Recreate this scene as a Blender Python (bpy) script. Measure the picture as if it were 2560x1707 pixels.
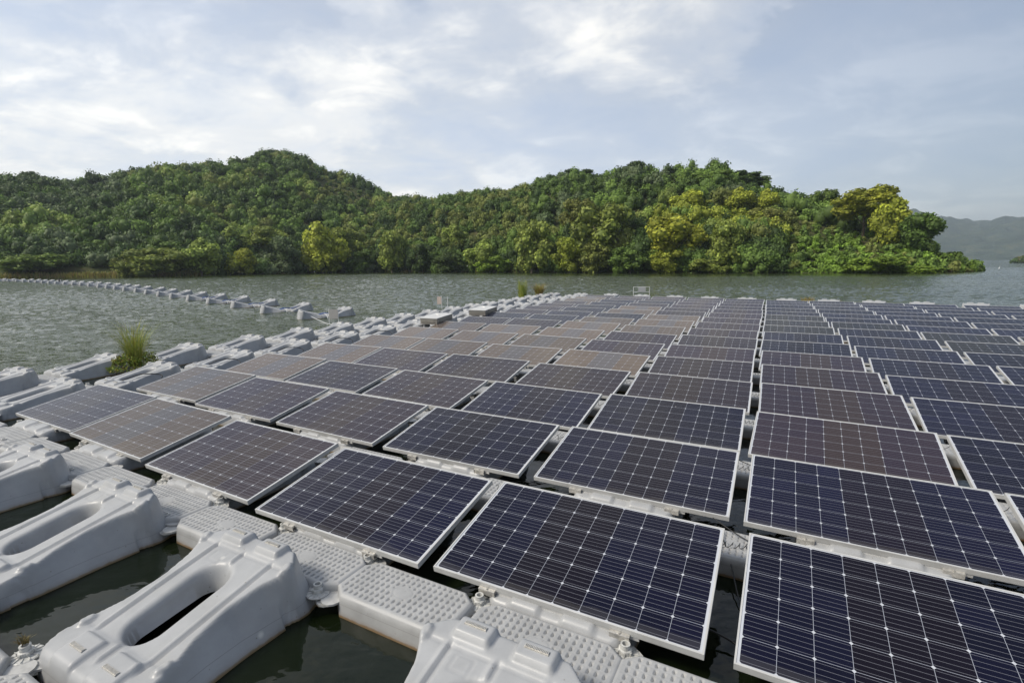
import bpy, math, random
import numpy as np
from mathutils import Matrix, Vector

# ------------------------------------------------------------------ camera, sky, sun, exposure
for o in list(bpy.data.objects): bpy.data.objects.remove(o)
scene = bpy.context.scene
COL = scene.collection
rad = math.radians

CAM_H = 2.130
PITCH, ROLL, FPX = 0.15312, -0.0088965, 1262.16      # focal length in pixels of a 2560 px wide frame
cam_d = bpy.data.cameras.new('camera'); cam = bpy.data.objects.new('camera', cam_d); COL.objects.link(cam)
cam_d.sensor_width = 36.0; cam_d.lens = FPX / 2560 * 36.0
cam_d.clip_start = 0.05; cam_d.clip_end = 9000
_cp, _sp, _cr, _sr = math.cos(PITCH), math.sin(PITCH), math.cos(ROLL), math.sin(ROLL)
_F = Vector((0, _cp, -_sp)); _Up = Vector((0, _sp, _cp)); _R = Vector((1, 0, 0))
_r = _R * _cr + _Up * _sr; _u = -_R * _sr + _Up * _cr
cam.matrix_world = Matrix(((_r.x, _u.x, -_F.x, 0), (_r.y, _u.y, -_F.y, 0), (_r.z, _u.z, -_F.z, CAM_H), (0, 0, 0, 1)))
scene.camera = cam

SUN_EL, SUN_AZ = 46.0, -108.0       # degrees; azimuth measured from the view direction (+y), negative = left
world = bpy.data.worlds.new('World'); scene.world = world; world.use_nodes = True
nt = world.node_tree; nt.nodes.clear()
def N(t, typ, **kw):
    n = t.nodes.new(typ)
    for k, v in kw.items():
        if k.startswith('i_'): n.inputs[k[2:].replace('_', ' ')].default_value = v
        elif k.startswith('n_'): n.inputs[int(k[2:])].default_value = v
        else: setattr(n, k, v)
    return n
def L(t, a, b): t.links.new(a, b)
def M2(t, op, a=None, b=None, c=None, clamp=False):
    n = t.nodes.new('ShaderNodeMath'); n.operation = op; n.use_clamp = clamp
    for i, v in enumerate((a, b, c)):
        if v is None: continue
        if isinstance(v, (int, float)): n.inputs[i].default_value = v
        else: t.links.new(v, n.inputs[i])
    return n.outputs[0]
def ramp(t, fac, stops, interp='LINEAR'):
    n = t.nodes.new('ShaderNodeValToRGB'); n.color_ramp.interpolation = interp
    e = n.color_ramp.elements
    while len(e) < len(stops): e.new(0.5)
    for i, (p, c) in enumerate(stops):
        e[i].position = p; e[i].color = (c[0], c[1], c[2], 1) if not isinstance(c, (int, float)) else (c, c, c, 1)
    t.links.new(fac, n.inputs[0]); return n.outputs[0]
def mixc(t, fac, a, b, blend='MIX'):
    n = t.nodes.new('ShaderNodeMix'); n.data_type = 'RGBA'; n.blend_type = blend
    for i, v in ((0, fac), (6, a), (7, b)):
        if isinstance(v, (int, float)): n.inputs[i].default_value = v
        elif isinstance(v, tuple): n.inputs[i].default_value = (v[0], v[1], v[2], 1)
        else: t.links.new(v, n.inputs[i])
    return n.outputs[2]
sky = N(nt, 'ShaderNodeTexSky', sky_type='NISHITA', sun_disc=False, sun_elevation=rad(SUN_EL), sun_rotation=rad(SUN_AZ),
        air_density=1.0, dust_density=2.0, ozone_density=1.5, altitude=0)
geo = N(nt, 'ShaderNodeTexCoord'); sep = N(nt, 'ShaderNodeSeparateXYZ'); L(nt, geo.outputs['Generated'], sep.inputs[0])
zc = M2(nt, 'MAXIMUM', sep.outputs[2], 0.0)
zz = M2(nt, 'ADD', zc, 0.26)                                  # clouds lie on a slab above: perspective towards the horizon
px = M2(nt, 'DIVIDE', sep.outputs[0], zz); py = M2(nt, 'DIVIDE', sep.outputs[1], zz)
cmb = N(nt, 'ShaderNodeCombineXYZ'); L(nt, px, cmb.inputs[0]); L(nt, py, cmb.inputs[1]); cmb.inputs[2].default_value = 3.7
mp = N(nt, 'ShaderNodeMapping'); L(nt, cmb.outputs[0], mp.inputs[0]); mp.inputs['Rotation'].default_value = (0, 0, rad(35)); mp.inputs['Scale'].default_value = (0.9, 1.15, 1)
n1 = N(nt, 'ShaderNodeTexNoise', i_Scale=1.15, i_Detail=9.0, i_Roughness=0.57, i_Distortion=0.3); L(nt, mp.outputs[0], n1.inputs['Vector'])
n2 = N(nt, 'ShaderNodeTexNoise', i_Scale=3.4, i_Detail=7.0, i_Roughness=0.56, i_Distortion=0.3); L(nt, mp.outputs[0], n2.inputs['Vector'])
dens = M2(nt, 'ADD', M2(nt, 'MULTIPLY', n1.outputs[0], 0.74), M2(nt, 'MULTIPLY', n2.outputs[0], 0.26))
# overcast to the left and overhead, thinning to blue on the right
side = M2(nt, 'MULTIPLY', sep.outputs[0], -0.17)
dens = M2(nt, 'ADD', dens, side)
SKY_COVER = ramp(nt, dens, [(0.40, 0.0), (0.52, 0.62), (0.66, 0.97)], 'EASE')
veil = ramp(nt, sep.outputs[2], [(0.0, 0.90), (0.16, 0.80), (0.40, 0.50), (1.0, 0.35)])
rgt = M2(nt, 'SUBTRACT', 1.0, M2(nt, 'MULTIPLY', M2(nt, 'MAXIMUM', sep.outputs[0], 0.0), 0.5))
veil = M2(nt, 'MULTIPLY', veil, ramp(nt, sep.outputs[2], [(0.05, 1.0), (0.1, 1.0)])); veil = M2(nt, 'MULTIPLY', veil, rgt)
cover = M2(nt, 'MAXIMUM', SKY_COVER, veil)
shade = ramp(nt, n2.outputs[0], [(0.34, (6.35, 6.7, 7.2)), (0.50, (7.1, 7.25, 7.4)), (0.64, (9.0, 8.9, 8.6))])
thick = ramp(nt, dens, [(0.45, (0.93, 0.97, 1.05)), (0.62, (1.06, 1.05, 1.03)), (0.8, (0.93, 0.94, 0.95))])
cl = mixc(nt, 1.0, shade, thick, 'MULTIPLY')
# brighter towards the veiled sun, dimmer behind the camera
sdir = (math.sin(rad(SUN_AZ)) * math.cos(rad(SUN_EL)), math.cos(rad(SUN_AZ)) * math.cos(rad(SUN_EL)), math.sin(rad(SUN_EL)))
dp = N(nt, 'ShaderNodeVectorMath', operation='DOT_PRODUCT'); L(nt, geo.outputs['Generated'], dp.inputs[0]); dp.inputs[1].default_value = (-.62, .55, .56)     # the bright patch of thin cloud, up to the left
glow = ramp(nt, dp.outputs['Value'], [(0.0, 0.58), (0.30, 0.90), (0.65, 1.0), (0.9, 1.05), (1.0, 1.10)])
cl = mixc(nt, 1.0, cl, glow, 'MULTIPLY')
skyb = mixc(nt, 1.0, sky.outputs[0], (1.0, 1.0, 1.0), 'MULTIPLY')
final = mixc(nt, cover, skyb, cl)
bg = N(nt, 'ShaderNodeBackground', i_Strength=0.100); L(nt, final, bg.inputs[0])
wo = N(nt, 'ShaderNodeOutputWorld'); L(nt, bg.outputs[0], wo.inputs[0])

sl = bpy.data.lights.new('sun', 'SUN'); sl.energy = 3.0; sl.angle = rad(14); sl.color = (1.0, 0.93, 0.82)
sun = bpy.data.objects.new('sun', sl); COL.objects.link(sun)
sun.rotation_euler = Vector(sdir).to_track_quat('Z', 'Y').to_euler(); sun.location = (-20, 10, 40)
scene.view_settings.view_transform = 'Standard'; scene.view_settings.look = 'None'
scene.view_settings.exposure = 0.34; scene.view_settings.gamma = 1.0; scene.view_settings.use_curve_mapping = False
scene.cycles.max_bounces = 8; scene.cycles.volume_bounces = 0

# ------------------------------------------------------------------ helpers
rng = np.random.default_rng(11); random.seed(5)
def ray(x, y):
    """world direction through a point of the 2560 px wide photograph"""
    u = (x - 1280) / FPX; v = -(y - 853.5) / FPX
    return np.array(_r) * u + np.array(_u) * v + np.array(_F)
def azim(x, y=655): d = ray(x, y); return math.atan2(d[0], d[1])
def tan_el(x, y): d = ray(x, y); return d[2] / math.hypot(d[0], d[1])
TH = rad(-28.4); UX = np.array([math.cos(TH), math.sin(TH)]); VX = np.array([-math.sin(TH), math.cos(TH)])
def uv2w(u, v): p = u * UX + v * VX; return float(p[0]), float(p[1])

class MB:
    def __init__(s): s.v = []; s.f = []
    def add(s, vs, fs):
        b = len(s.v); s.v += [tuple(map(float, p)) for p in vs]; s.f += [tuple(b + i for i in f) for f in fs]; return s
    def box(s, x0, x1, y0, y1, z0, z1, T=None):
        vs = [(x0,y0,z0),(x1,y0,z0),(x1,y1,z0),(x0,y1,z0),(x0,y0,z1),(x1,y0,z1),(x1,y1,z1),(x0,y1,z1)]
        if T: vs = [T(p) for p in vs]
        return s.add(vs, [(0,3,2,1),(4,5,6,7),(0,1,5,4),(1,2,6,5),(2,3,7,6),(3,0,4,7)])
    def prism(s, poly, z0, z1):
        n = len(poly)
        return s.add([(x, y, z0) for x, y in poly] + [(x, y, z1) for x, y in poly],
              [tuple(range(n))[::-1], tuple(range(n, 2*n))] + [(i, (i+1) % n, n + (i+1) % n, n + i) for i in range(n)])
    def lathe(s, prof, c=(0,0,0), n=20, cap=True):
        vs = []
        for r, z in prof:
            for k in range(n): a = 2*math.pi*k/n; vs.append((c[0]+r*math.cos(a), c[1]+r*math.sin(a), c[2]+z))
        fs = [(j*n+k, j*n+(k+1)%n, (j+1)*n+(k+1)%n, (j+1)*n+k) for j in range(len(prof)-1) for k in range(n)]
        if cap: fs.append(tuple(range((len(prof)-1)*n, len(prof)*n)))
        return s.add(vs, fs)
    def tube(s, pts, r, n=6):
        pts = [np.array(p, float) for p in pts]; vs = []
        rs = r if hasattr(r, '__len__') else [r]*len(pts)
        for i, p in enumerate(pts):
            d = pts[min(i+1, len(pts)-1)] - pts[max(i-1, 0)]; d = d / (np.linalg.norm(d) + 1e-9)
            a = np.cross(d, (0, 0, 1.0)) if abs(d[2]) < .95 else np.cross(d, (1.0, 0, 0)); a /= np.linalg.norm(a); b = np.cross(d, a)
            for k in range(n):
                t = 2*math.pi*k/n; vs.append(p + rs[i]*(math.cos(t)*a + math.sin(t)*b))
        fs = [(j*n+k, j*n+(k+1)%n, (j+1)*n+(k+1)%n, (j+1)*n+k) for j in range(len(pts)-1) for k in range(n)]
        fs += [tuple(range(n))[::-1], tuple(range((len(pts)-1)*n, len(pts)*n))]
        return s.add(vs, fs)
    def mesh(s, name, mat, smooth=False):
        m = bpy.data.meshes.new(name); m.from_pydata(s.v, [], s.f); m.materials.append(mat); m.update()
        if smooth: m.polygons.foreach_set('use_smooth', [True]*len(m.polygons))
        return m
def link(name, mesh, parent=None, loc=(0,0,0), rz=0.0):
    o = bpy.data.objects.new(name, mesh); COL.objects.link(o); o.location = loc; o.rotation_euler = (0, 0, rz)
    if parent is not None: o.parent = parent
    return o
def tag(o, label=None, cat=None, group=None, kind=None):
    if label: o['label'] = label
    if cat: o['category'] = cat
    if group: o['group'] = group
    if kind: o['kind'] = kind
    return o
def fast_mesh(name, V, F, mat, cols=None, smooth=False):
    """V (n,3), F (m,k) arrays"""
    m = bpy.data.meshes.new(name); k = F.shape[1]
    m.vertices.add(len(V)); m.vertices.foreach_set('co', np.ascontiguousarray(V, np.float32).ravel())
    m.loops.add(F.size); m.loops.foreach_set('vertex_index', np.ascontiguousarray(F, np.int32).ravel())
    m.polygons.add(len(F)); m.polygons.foreach_set('loop_start', np.arange(0, F.size, k, dtype=np.int32))
    m.polygons.foreach_set('loop_total', np.full(len(F), k, np.int32))
    if smooth: m.polygons.foreach_set('use_smooth', np.ones(len(F), bool))
    m.materials.append(mat)
    if cols is not None:
        a = m.color_attributes.new('tint', 'FLOAT_COLOR', 'POINT')
        a.data.foreach_set('color', np.ascontiguousarray(np.c_[cols, np.ones(len(cols))], np.float32).ravel())
    m.update(calc_edges=True); return m
def copy_tree(o, parent=None):
    c = o.copy(); COL.objects.link(c)
    if parent is not None: c.parent = parent
    for ch in list(o.children): copy_tree(ch, c)
    return c
ORD = ['zeroth','first','second','third','fourth','fifth','sixth','seventh','eighth','ninth','tenth','eleventh','twelfth','thirteenth','fourteenth','fifteenth','sixteenth','seventeenth','eighteenth','nineteenth','twentieth','twenty-first','twenty-second','twenty-third','twenty-fourth','twenty-fifth','twenty-sixth','twenty-seventh']

# ------------------------------------------------------------------ materials
def mat(name, base=(.5,.5,.5), rough=.5, metal=0.0, ior=1.45):
    m = bpy.data.materials.new(name); m.use_nodes = True; b = m.node_tree.nodes['Principled BSDF']
    b.inputs['Base Color'].default_value = (*base, 1); b.inputs['Roughness'].default_value = rough
    b.inputs['Metallic'].default_value = metal; b.inputs['IOR'].default_value = ior
    return m, m.node_tree, b
def weathered(name, base, rough, amp=.12, scale=6., stain=None, metal=0., bump=0.):
    m, t, b = mat(name, base, rough, metal)
    tc = N(t, 'ShaderNodeNewGeometry'); n = N(t, 'ShaderNodeTexNoise', i_Scale=scale, i_Detail=6., i_Roughness=.6)
    L(t, tc.outputs['Position'], n.inputs['Vector'])
    f = ramp(t, n.outputs[0], [(.3, 1-amp), (.7, 1+amp*.5)])
    c = mixc(t, 1., tuple(base), f, 'MULTIPLY')
    if stain:      # a waterline tide mark: a band of algae and rust-brown scum just above the water
        sp = N(t, 'ShaderNodeSeparateXYZ'); L(t, tc.outputs['Position'], sp.inputs[0])
        n3 = N(t, 'ShaderNodeTexNoise', i_Scale=22., i_Detail=4.); L(t, tc.outputs['Position'], n3.inputs['Vector'])
        zz = M2(t, 'ADD', sp.outputs[2], M2(t, 'MULTIPLY', M2(t, 'SUBTRACT', n3.outputs[0], .5), .02))
        s = ramp(t, M2(t, 'MULTIPLY', zz, 10.), [(0.04, 1.), (.13, .75), (.19, .25), (.42, 0.)])
        c = mixc(t, s, c, stain)
        n4 = N(t, 'ShaderNodeTexNoise', i_Scale=1.7, i_Detail=5., i_Roughness=.7); L(t, tc.outputs['Position'], n4.inputs['Vector'])
        c = mixc(t, ramp(t, n4.outputs[0], [(.55, 0.), (.75, .22)]), c, (.36, .34, .28))
    if stain:      # specks of grit and a few droppings
        v1 = N(t, 'ShaderNodeTexVoronoi', i_Scale=13.); L(t, tc.outputs['Position'], v1.inputs['Vector'])
        c = mixc(t, ramp(t, v1.outputs['Distance'], [(.035, .65), (.07, 0.)]), c, (.16, .14, .11))
        seam = M2(t, 'LESS_THAN', M2(t, 'ABSOLUTE', M2(t, 'SUBTRACT', sp.outputs[2], .082)), .0018)
        c = mixc(t, M2(t, 'MULTIPLY', seam, .45), c, (.17, .165, .15))      # moulding seam round the flanks
        v2 = N(t, 'ShaderNodeTexVoronoi', i_Scale=2.1); L(t, tc.outputs['Position'], v2.inputs['Vector'])
        c = mixc(t, ramp(t, v2.outputs['Distance'], [(.02, .7), (.05, 0.)]), c, (.62, .61, .57))
    L(t, c, b.inputs['Base Color'])
    rr = ramp(t, n.outputs[0], [(.3, rough*.8), (.7, min(1, rough*1.15))]); L(t, rr, b.inputs['Roughness'])
    if bump:
        n5 = N(t, 'ShaderNodeTexNoise', i_Scale=160., i_Detail=3.); L(t, tc.outputs['Position'], n5.inputs['Vector'])
        bp_ = N(t, 'ShaderNodeBump', i_Strength=bump, i_Distance=.002); L(t, n5.outputs[0], bp_.inputs['Height']); L(t, bp_.outputs[0], b.inputs['Normal'])
    return m
M_FLOAT = weathered('float_plastic', (.335,.342,.350), .40, .14, 5., (.17,.12,.06), bump=.25)
M_WALK = weathered('walkway_plastic', (.335,.338,.338), .5, .16, 7., (.17,.11,.055), bump=.25)
M_LUG = weathered('lug_plastic', (.42,.42,.41), .5, .2, 30.)
M_PIN = weathered('pin_plastic', (.48,.48,.46), .45, .3, 50.)
M_ALU = weathered('aluminium', (.74,.73,.71), .38, .16, 9., metal=.35)
M_FRAME = weathered('frame_metal', (.46,.46,.45), .40, .14, 7., metal=.0)
M_CLIP = weathered('clip_steel', (.60,.58,.54), .4, .3, 60., metal=.6)
M_BACK, _, _ = mat('backsheet', (.62,.62,.60), .6)
M_CABLE, _, _ = mat('black_cable', (.012,.012,.013), .45)
M_ROPE, _, _ = mat('blue_rope', (.03,.09,.30), .7)
M_ROPEW, _, _ = mat('white_rope', (.62,.64,.66), .7)
M_BOX = weathered('brushed_steel', (.44,.41,.36), .34, .18, 4., metal=.75)
M_LID = weathered('white_lid', (.52,.52,.51), .45, .08, 5.)
M_POST, _, _ = mat('white_post', (.66,.67,.66), .5)
M_BOARD = weathered('sign_board', (.40,.385,.37), .55, .08, 4.)
M_BOARDP = weathered('pinkish_board', (.52,.43,.38), .55, .10, 14.)
M_BIRD, _, _ = mat('white_feathers', (.80,.80,.78), .8)
M_BILL, _, _ = mat('dark_bill', (.10,.07,.02), .5)
M_BARK = weathered('bark', (.12,.10,.07), .9, .3, 8.)

def cell_mat(name, a, b_, c_mid, dust):
    m, t, b = mat(name, a, .07, 0, 1.23)
    b.inputs['Coat Weight'].default_value = .12; b.inputs['Coat Roughness'].default_value = .33; b.inputs['Coat IOR'].default_value = 1.30
    uv = N(t, 'ShaderNodeUVMap'); sp = N(t, 'ShaderNodeSeparateXYZ'); L(t, uv.outputs[0], sp.inputs[0])
    u, v = sp.outputs[0], sp.outputs[1]
    fu = M2(t, 'FRACT', M2(t, 'ADD', u, 10.)); fv = M2(t, 'FRACT', M2(t, 'ADD', v, 10.))
    du = M2(t, 'SUBTRACT', .5, M2(t, 'ABSOLUTE', M2(t, 'SUBTRACT', fu, .5)))     # distance to the nearest cell border
    dv = M2(t, 'SUBTRACT', .5, M2(t, 'ABSOLUTE', M2(t, 'SUBTRACT', fv, .5)))
    gap = M2(t, 'MAXIMUM', M2(t, 'LESS_THAN', du, .0075), M2(t, 'LESS_THAN', dv, .0075))
    dia = M2(t, 'LESS_THAN', M2(t, 'ADD', du, dv), .066)
    out = M2(t, 'MAXIMUM', M2(t, 'GREATER_THAN', M2(t, 'ABSOLUTE', M2(t, 'SUBTRACT', u, 5.)), 5.), M2(t, 'GREATER_THAN', M2(t, 'ABSOLUTE', M2(t, 'SUBTRACT', v, 3.)), 3.))
    fb = M2(t, 'FRACT', M2(t, 'MULTIPLY', fv, 5.))
    bus = M2(t, 'LESS_THAN', M2(t, 'ABSOLUTE', M2(t, 'SUBTRACT', fb, .5)), .034)
    oi = N(t, 'ShaderNodeObjectInfo')
    fl = N(t, 'ShaderNodeCombineXYZ'); L(t, M2(t, 'FLOOR', u), fl.inputs[0]); L(t, M2(t, 'FLOOR', v), fl.inputs[1]); L(t, M2(t, 'MULTIPLY', oi.outputs['Random'], 90.), fl.inputs[2])
    wn = N(t, 'ShaderNodeTexWhiteNoise', noise_dimensions='3D'); L(t, fl.outputs[0], wn.inputs['Vector'])
    col = mixc(t, wn.outputs['Value'], a, b_)
    # some strings of cells in the middle of the panel come from another batch
    mid = M2(t, 'LESS_THAN', M2(t, 'ABSOLUTE', M2(t, 'SUBTRACT', M2(t, 'FLOOR', u), M2(t, 'ADD', 4., M2(t, 'FLOOR', M2(t, 'MULTIPLY', oi.outputs['Random'], 2.))))), 1.6)
    col = mixc(t, M2(t, 'MULTIPLY', mid, .8), col, c_mid)
    pv = ramp(t, oi.outputs['Random'], [(0., .75), (1., 1.3)]); col = mixc(t, 1., col, pv, 'MULTIPLY')
    col = mixc(t, M2(t, 'MULTIPLY', bus, .5), col, (.27,.28,.32))
    col = mixc(t, gap, col, (.30,.32,.37)); col = mixc(t, M2(t, 'MAXIMUM', dia, out), col, (.46,.48,.52))
    g = N(t, 'ShaderNodeNewGeometry'); n = N(t, 'ShaderNodeTexNoise', i_Scale=2.2, i_Detail=7., i_Roughness=.65); L(t, g.outputs['Position'], n.inputs['Vector'])
    d = ramp(t, n.outputs[0], [(.35, dust*.4), (.75, dust)])
    edge = ramp(t, v, [(0., .0), (1., 0.)])
    # dirt settled along the low edge of the glass
    n2 = N(t, 'ShaderNodeTexNoise', i_Scale=5.); L(t, g.outputs['Position'], n2.inputs['Vector'])
    low = ramp(t, M2(t, 'SUBTRACT', v, M2(t, 'MULTIPLY', n2.outputs[0], .5)), [(0., .07), (.12, 0.)])
    col = mixc(t, M2(t, 'MAXIMUM', d, low), col, (.30,.29,.26))
    n3 = N(t, 'ShaderNodeTexVoronoi', i_Scale=2.3); L(t, g.outputs['Position'], n3.inputs['Vector'])
    spot = ramp(t, n3.outputs['Distance'], [(.012, .7), (.022, 0.)])
    col = mixc(t, spot, col, (.5,.5,.47))
    L(t, col, b.inputs['Base Color'])
    rr = ramp(t, n.outputs[0], [(.35, .05), (.75, .13)]); L(t, rr, b.inputs['Roughness'])
    return m
CELL = {'blue': cell_mat('blue_cells', (.0028,.0030,.013), (.0040,.0045,.020), (.0060,.0040,.009), .008),
        'purple': cell_mat('purple_cells', (.018,.012,.022), (.024,.016,.023), (.030,.020,.018), .014),  # violet cell tint, lifted to stand in for grazing sky reflection at left
        'brown': cell_mat('brown_cells', (.084,.062,.046), (.095,.071,.052), (.072,.070,.077), .03),  # brown batch, colour also brightened in place of mirrored sky on left panels
        'olive': cell_mat('olive_cells', (.012,.012,.010), (.015,.014,.012), (.008,.009,.016), .02)}
def leaf_mat(name, tintattr=True, gain=1.0):
    m, t, b = mat(name, (.05,.08,.02), .62); b.inputs['Specular IOR Level'].default_value = .25
    at = N(t, 'ShaderNodeAttribute', attribute_name='tint'); oi = N(t, 'ShaderNodeObjectInfo')
    c = mixc(t, 1., at.outputs['Color'], oi.outputs['Color'], 'MULTIPLY')
    L(t, c, b.inputs['Base Color'])
    tr = N(t, 'ShaderNodeBsdfTranslucent'); L(t, c, tr.inputs[0]); mx = N(t, 'ShaderNodeMixShader'); mx.inputs[0].default_value = .22
    L(t, b.outputs[0], mx.inputs[1]); L(t, tr.outputs[0], mx.inputs[2]); L(t, mx.outputs[0], t.nodes['Material Output'].inputs[0])
    return m
M_LEAF = leaf_mat('leaves')
PANELS = [
 [(1,-5.534,7.056,-29.3),(2,-4.035,6.158,-29.8),(3,-2.445,5.189,-29.6),(4,-0.897,4.281,-28.2),(5,0.66,3.479,-27.7),(6,2.254,2.655,-28.4)],
 [(1,-4.853,8.356,-28.9),(2,-3.344,7.445,-28.8),(3,-1.768,6.53,-29.9),(4,-0.217,5.669,-28.3),(5,1.369,4.846,-27.8),(6,2.908,4.003,-28.0),(7,4.429,3.19,-28.4)],
 [(1,-4.215,9.683,-26.9),(2,-2.656,8.795,-29.3),(3,-1.086,7.868,-29.9),(4,0.479,6.994,-28.0),(5,2.053,6.211,-27.2),(6,3.591,5.33,-29.9),(7,5.088,4.477,-28.4)],
 [(1,-3.507,11.015,-27.0),(2,-1.991,10.2,-28.5),(3,-0.413,9.341,-27.2),(4,1.207,8.398,-29.8),(5,2.763,7.542,-27.0),(6,4.317,6.734,-27.0),(7,5.837,5.9,-28.4)],
 [(1,-2.805,12.295,-27.2),(2,-1.271,11.471,-27.8),(3,0.314,10.667,-27.6),(4,1.891,9.764,-29.6),(5,3.471,8.98,-27.2),(6,4.992,8.082,-27.2),(7,6.471,7.205,-28.4),(8,8.041,6.416,-28.4)],
 [(1,-2.147,13.784,-28.1),(2,-0.565,12.899,-27.7),(3,1.022,12.047,-29.4),(4,2.564,11.081,-29.4),(5,4.138,10.318,-27.4),(6,5.664,9.445,-28.5),(7,7.187,8.592,-29.4),(8,8.733,7.787,-28.4)],
 [(1,-1.472,15.246,-27.6),(2,0.105,14.333,-28.6),(3,1.699,13.427,-29.1),(4,3.28,12.492,-29.1),(5,4.832,11.668,-27.6),(6,6.33,10.782,-29.1),(7,7.82,9.93,-29.1),(8,9.374,9.12,-28.4)],
 [(1,-0.729,16.532,-28.4),(2,0.801,15.744,-28.4),(3,2.406,14.819,-28.4),(4,3.965,13.894,-28.4),(5,5.515,13.031,-28.4),(6,7.044,12.151,-28.4),(7,8.571,11.311,-28.4),(8,10.141,10.459,-28.4),(9,11.552,9.655,-28.4)],
 [(1,-0.069,18.009,-28.4),(2,1.51,17.088,-28.4),(3,3.12,16.117,-28.4),(4,4.678,15.212,-28.4),(5,6.196,14.335,-28.4),(6,7.707,13.504,-28.4),(7,9.206,12.638,-28.4),(8,10.695,11.811,-28.4),(9,12.223,10.947,-28.4)],
 [(1,0.654,19.352,-28.4),(2,2.205,18.48,-28.4),(3,3.815,17.486,-28.4),(4,5.359,16.578,-28.4),(5,6.871,15.682,-28.4),(6,8.388,14.811,-28.4),(7,9.867,13.969,-28.4),(8,11.365,13.133,-28.4),(9,12.862,12.274,-28.4)],
 [(1,1.386,20.716,-28.4),(2,2.917,19.825,-28.4),(3,4.494,18.857,-28.4),(4,6.055,17.934,-28.4),(5,7.576,17.014,-28.4),(6,9.068,16.149,-28.4),(7,10.514,15.29,-28.4),(8,12.039,14.448,-28.4),(9,13.547,13.599,-28.4)],
 [(1,2.048,22.145,-28.4),(2,3.586,21.215,-28.4),(3,5.2,20.227,-28.4),(4,6.728,19.307,-28.4),(5,8.252,18.364,-28.4),(6,9.757,17.491,-28.4),(7,11.217,16.625,-28.4),(8,12.708,15.763,-28.4),(9,14.199,14.908,-28.4),(10,15.698,14.08,-28.4)],
 [(1,2.757,23.507,-28.4),(2,4.363,22.476,-28.4),(3,5.887,21.531,-28.4),(4,7.415,20.61,-28.4),(5,8.905,19.726,-28.4),(6,10.414,18.799,-28.4),(7,11.855,17.911,-28.4),(8,13.314,17.054,-28.4),(9,14.809,16.208,-28.4),(10,16.383,15.349,-28.4)],
 [(1,3.486,24.84,-28.4),(2,5.046,23.844,-28.4),(3,6.581,22.872,-28.4),(4,8.096,21.934,-28.4),(5,9.578,21.034,-28.4),(6,11.067,20.092,-28.4),(7,12.495,19.213,-28.4),(8,13.928,18.344,-28.4),(9,15.403,17.483,-28.4),(10,16.956,16.633,-28.4)],
 [(1,4.133,26.235,-28.4),(2,5.758,25.166,-28.4),(3,7.236,24.206,-28.4),(4,8.771,23.264,-28.4),(5,10.242,22.332,-28.4),(6,11.718,21.407,-28.4),(7,13.17,20.505,-28.4),(8,14.594,19.615,-28.4),(9,16.039,18.734,-28.4),(10,17.62,17.889,-28.4),(11,19.106,17.073,-28.4)],
 [(1,4.848,27.567,-28.4),(2,6.447,26.503,-28.4),(3,7.964,25.495,-28.4),(4,9.454,24.546,-28.4),(5,10.902,23.602,-28.4),(6,12.357,22.662,-28.4),(7,13.772,21.76,-28.4),(8,15.189,20.873,-28.4),(9,16.569,20.01,-28.4),(10,18.206,19.146,-28.4),(11,19.711,18.318,-28.4)],
]

# ------------------------------------------------------------------ water
shore = [(-300,176),(0,150),(208,146),(446,137.4),(700,147),(937,150),(1340,118),(1600,107),(1860,104),(2100,106),(2336,110),(2440,122),(2470,128)]   # distance of the shoreline by direction
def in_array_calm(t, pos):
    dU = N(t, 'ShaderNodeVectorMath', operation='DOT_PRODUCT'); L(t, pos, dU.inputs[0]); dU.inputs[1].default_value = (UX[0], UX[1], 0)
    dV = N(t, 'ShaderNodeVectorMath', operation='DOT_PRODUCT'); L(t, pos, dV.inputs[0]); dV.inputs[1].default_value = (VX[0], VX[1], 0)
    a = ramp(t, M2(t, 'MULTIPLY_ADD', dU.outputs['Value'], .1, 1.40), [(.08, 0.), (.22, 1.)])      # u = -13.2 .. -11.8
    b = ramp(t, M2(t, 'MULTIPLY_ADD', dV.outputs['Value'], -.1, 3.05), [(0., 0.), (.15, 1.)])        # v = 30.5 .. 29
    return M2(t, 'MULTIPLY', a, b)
m, t, b = mat('water', (.006,.010,.003), .03, 0, 1.333)
g = N(t, 'ShaderNodeNewGeometry'); calm = in_array_calm(t, g.outputs['Position'])
att = N(t, 'ShaderNodeAttribute', attribute_name='tint'); lee_s = N(t, 'ShaderNodeSeparateColor'); L(t, att.outputs['Color'], lee_s.inputs[0]); lee_o = lee_s.outputs[0]
rip = M2(t, 'SUBTRACT', 1., M2(t, 'MAXIMUM', M2(t, 'MULTIPLY', calm, .93), M2(t, 'MULTIPLY', lee_o, .8)))
L(t, M2(t, 'SUBTRACT', 1.44, M2(t, 'MULTIPLY', calm, .11)), b.inputs['IOR'])
def wavef(pos, scale, stretch, rot, detail, rough=.55):
    mpn = N(t, 'ShaderNodeMapping'); L(t, pos, mpn.inputs[0]); mpn.inputs['Rotation'].default_value = (0, 0, rad(rot)); mpn.inputs['Scale'].default_value = (1., stretch, 1.)
    n = N(t, 'ShaderNodeTexNoise', noise_dimensions='2D', i_Scale=scale, i_Detail=detail, i_Roughness=rough, i_Distortion=.0); L(t, mpn.outputs[0], n.inputs['Vector']); return n.outputs[0]
wave = lambda *a: wavef(g.outputs['Position'], *a)
EPS = .015
def height(dx, dy):
    va = N(t, 'ShaderNodeVectorMath', operation='ADD'); L(t, g.outputs['Position'], va.inputs[0]); va.inputs[1].default_value = (dx, dy, 0); p = va.outputs[0]
    a = M2(t, 'MULTIPLY', wavef(p, 1.6, 1.8, 12, 1.5), .10)
    b_ = M2(t, 'MULTIPLY', wavef(p, 4.5, 1.6, -16, 2.5, .6), .06)
    return M2(t, 'ADD', a, b_)
h0, hx, hy = height(0, 0), height(EPS, 0), height(0, EPS)
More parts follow.
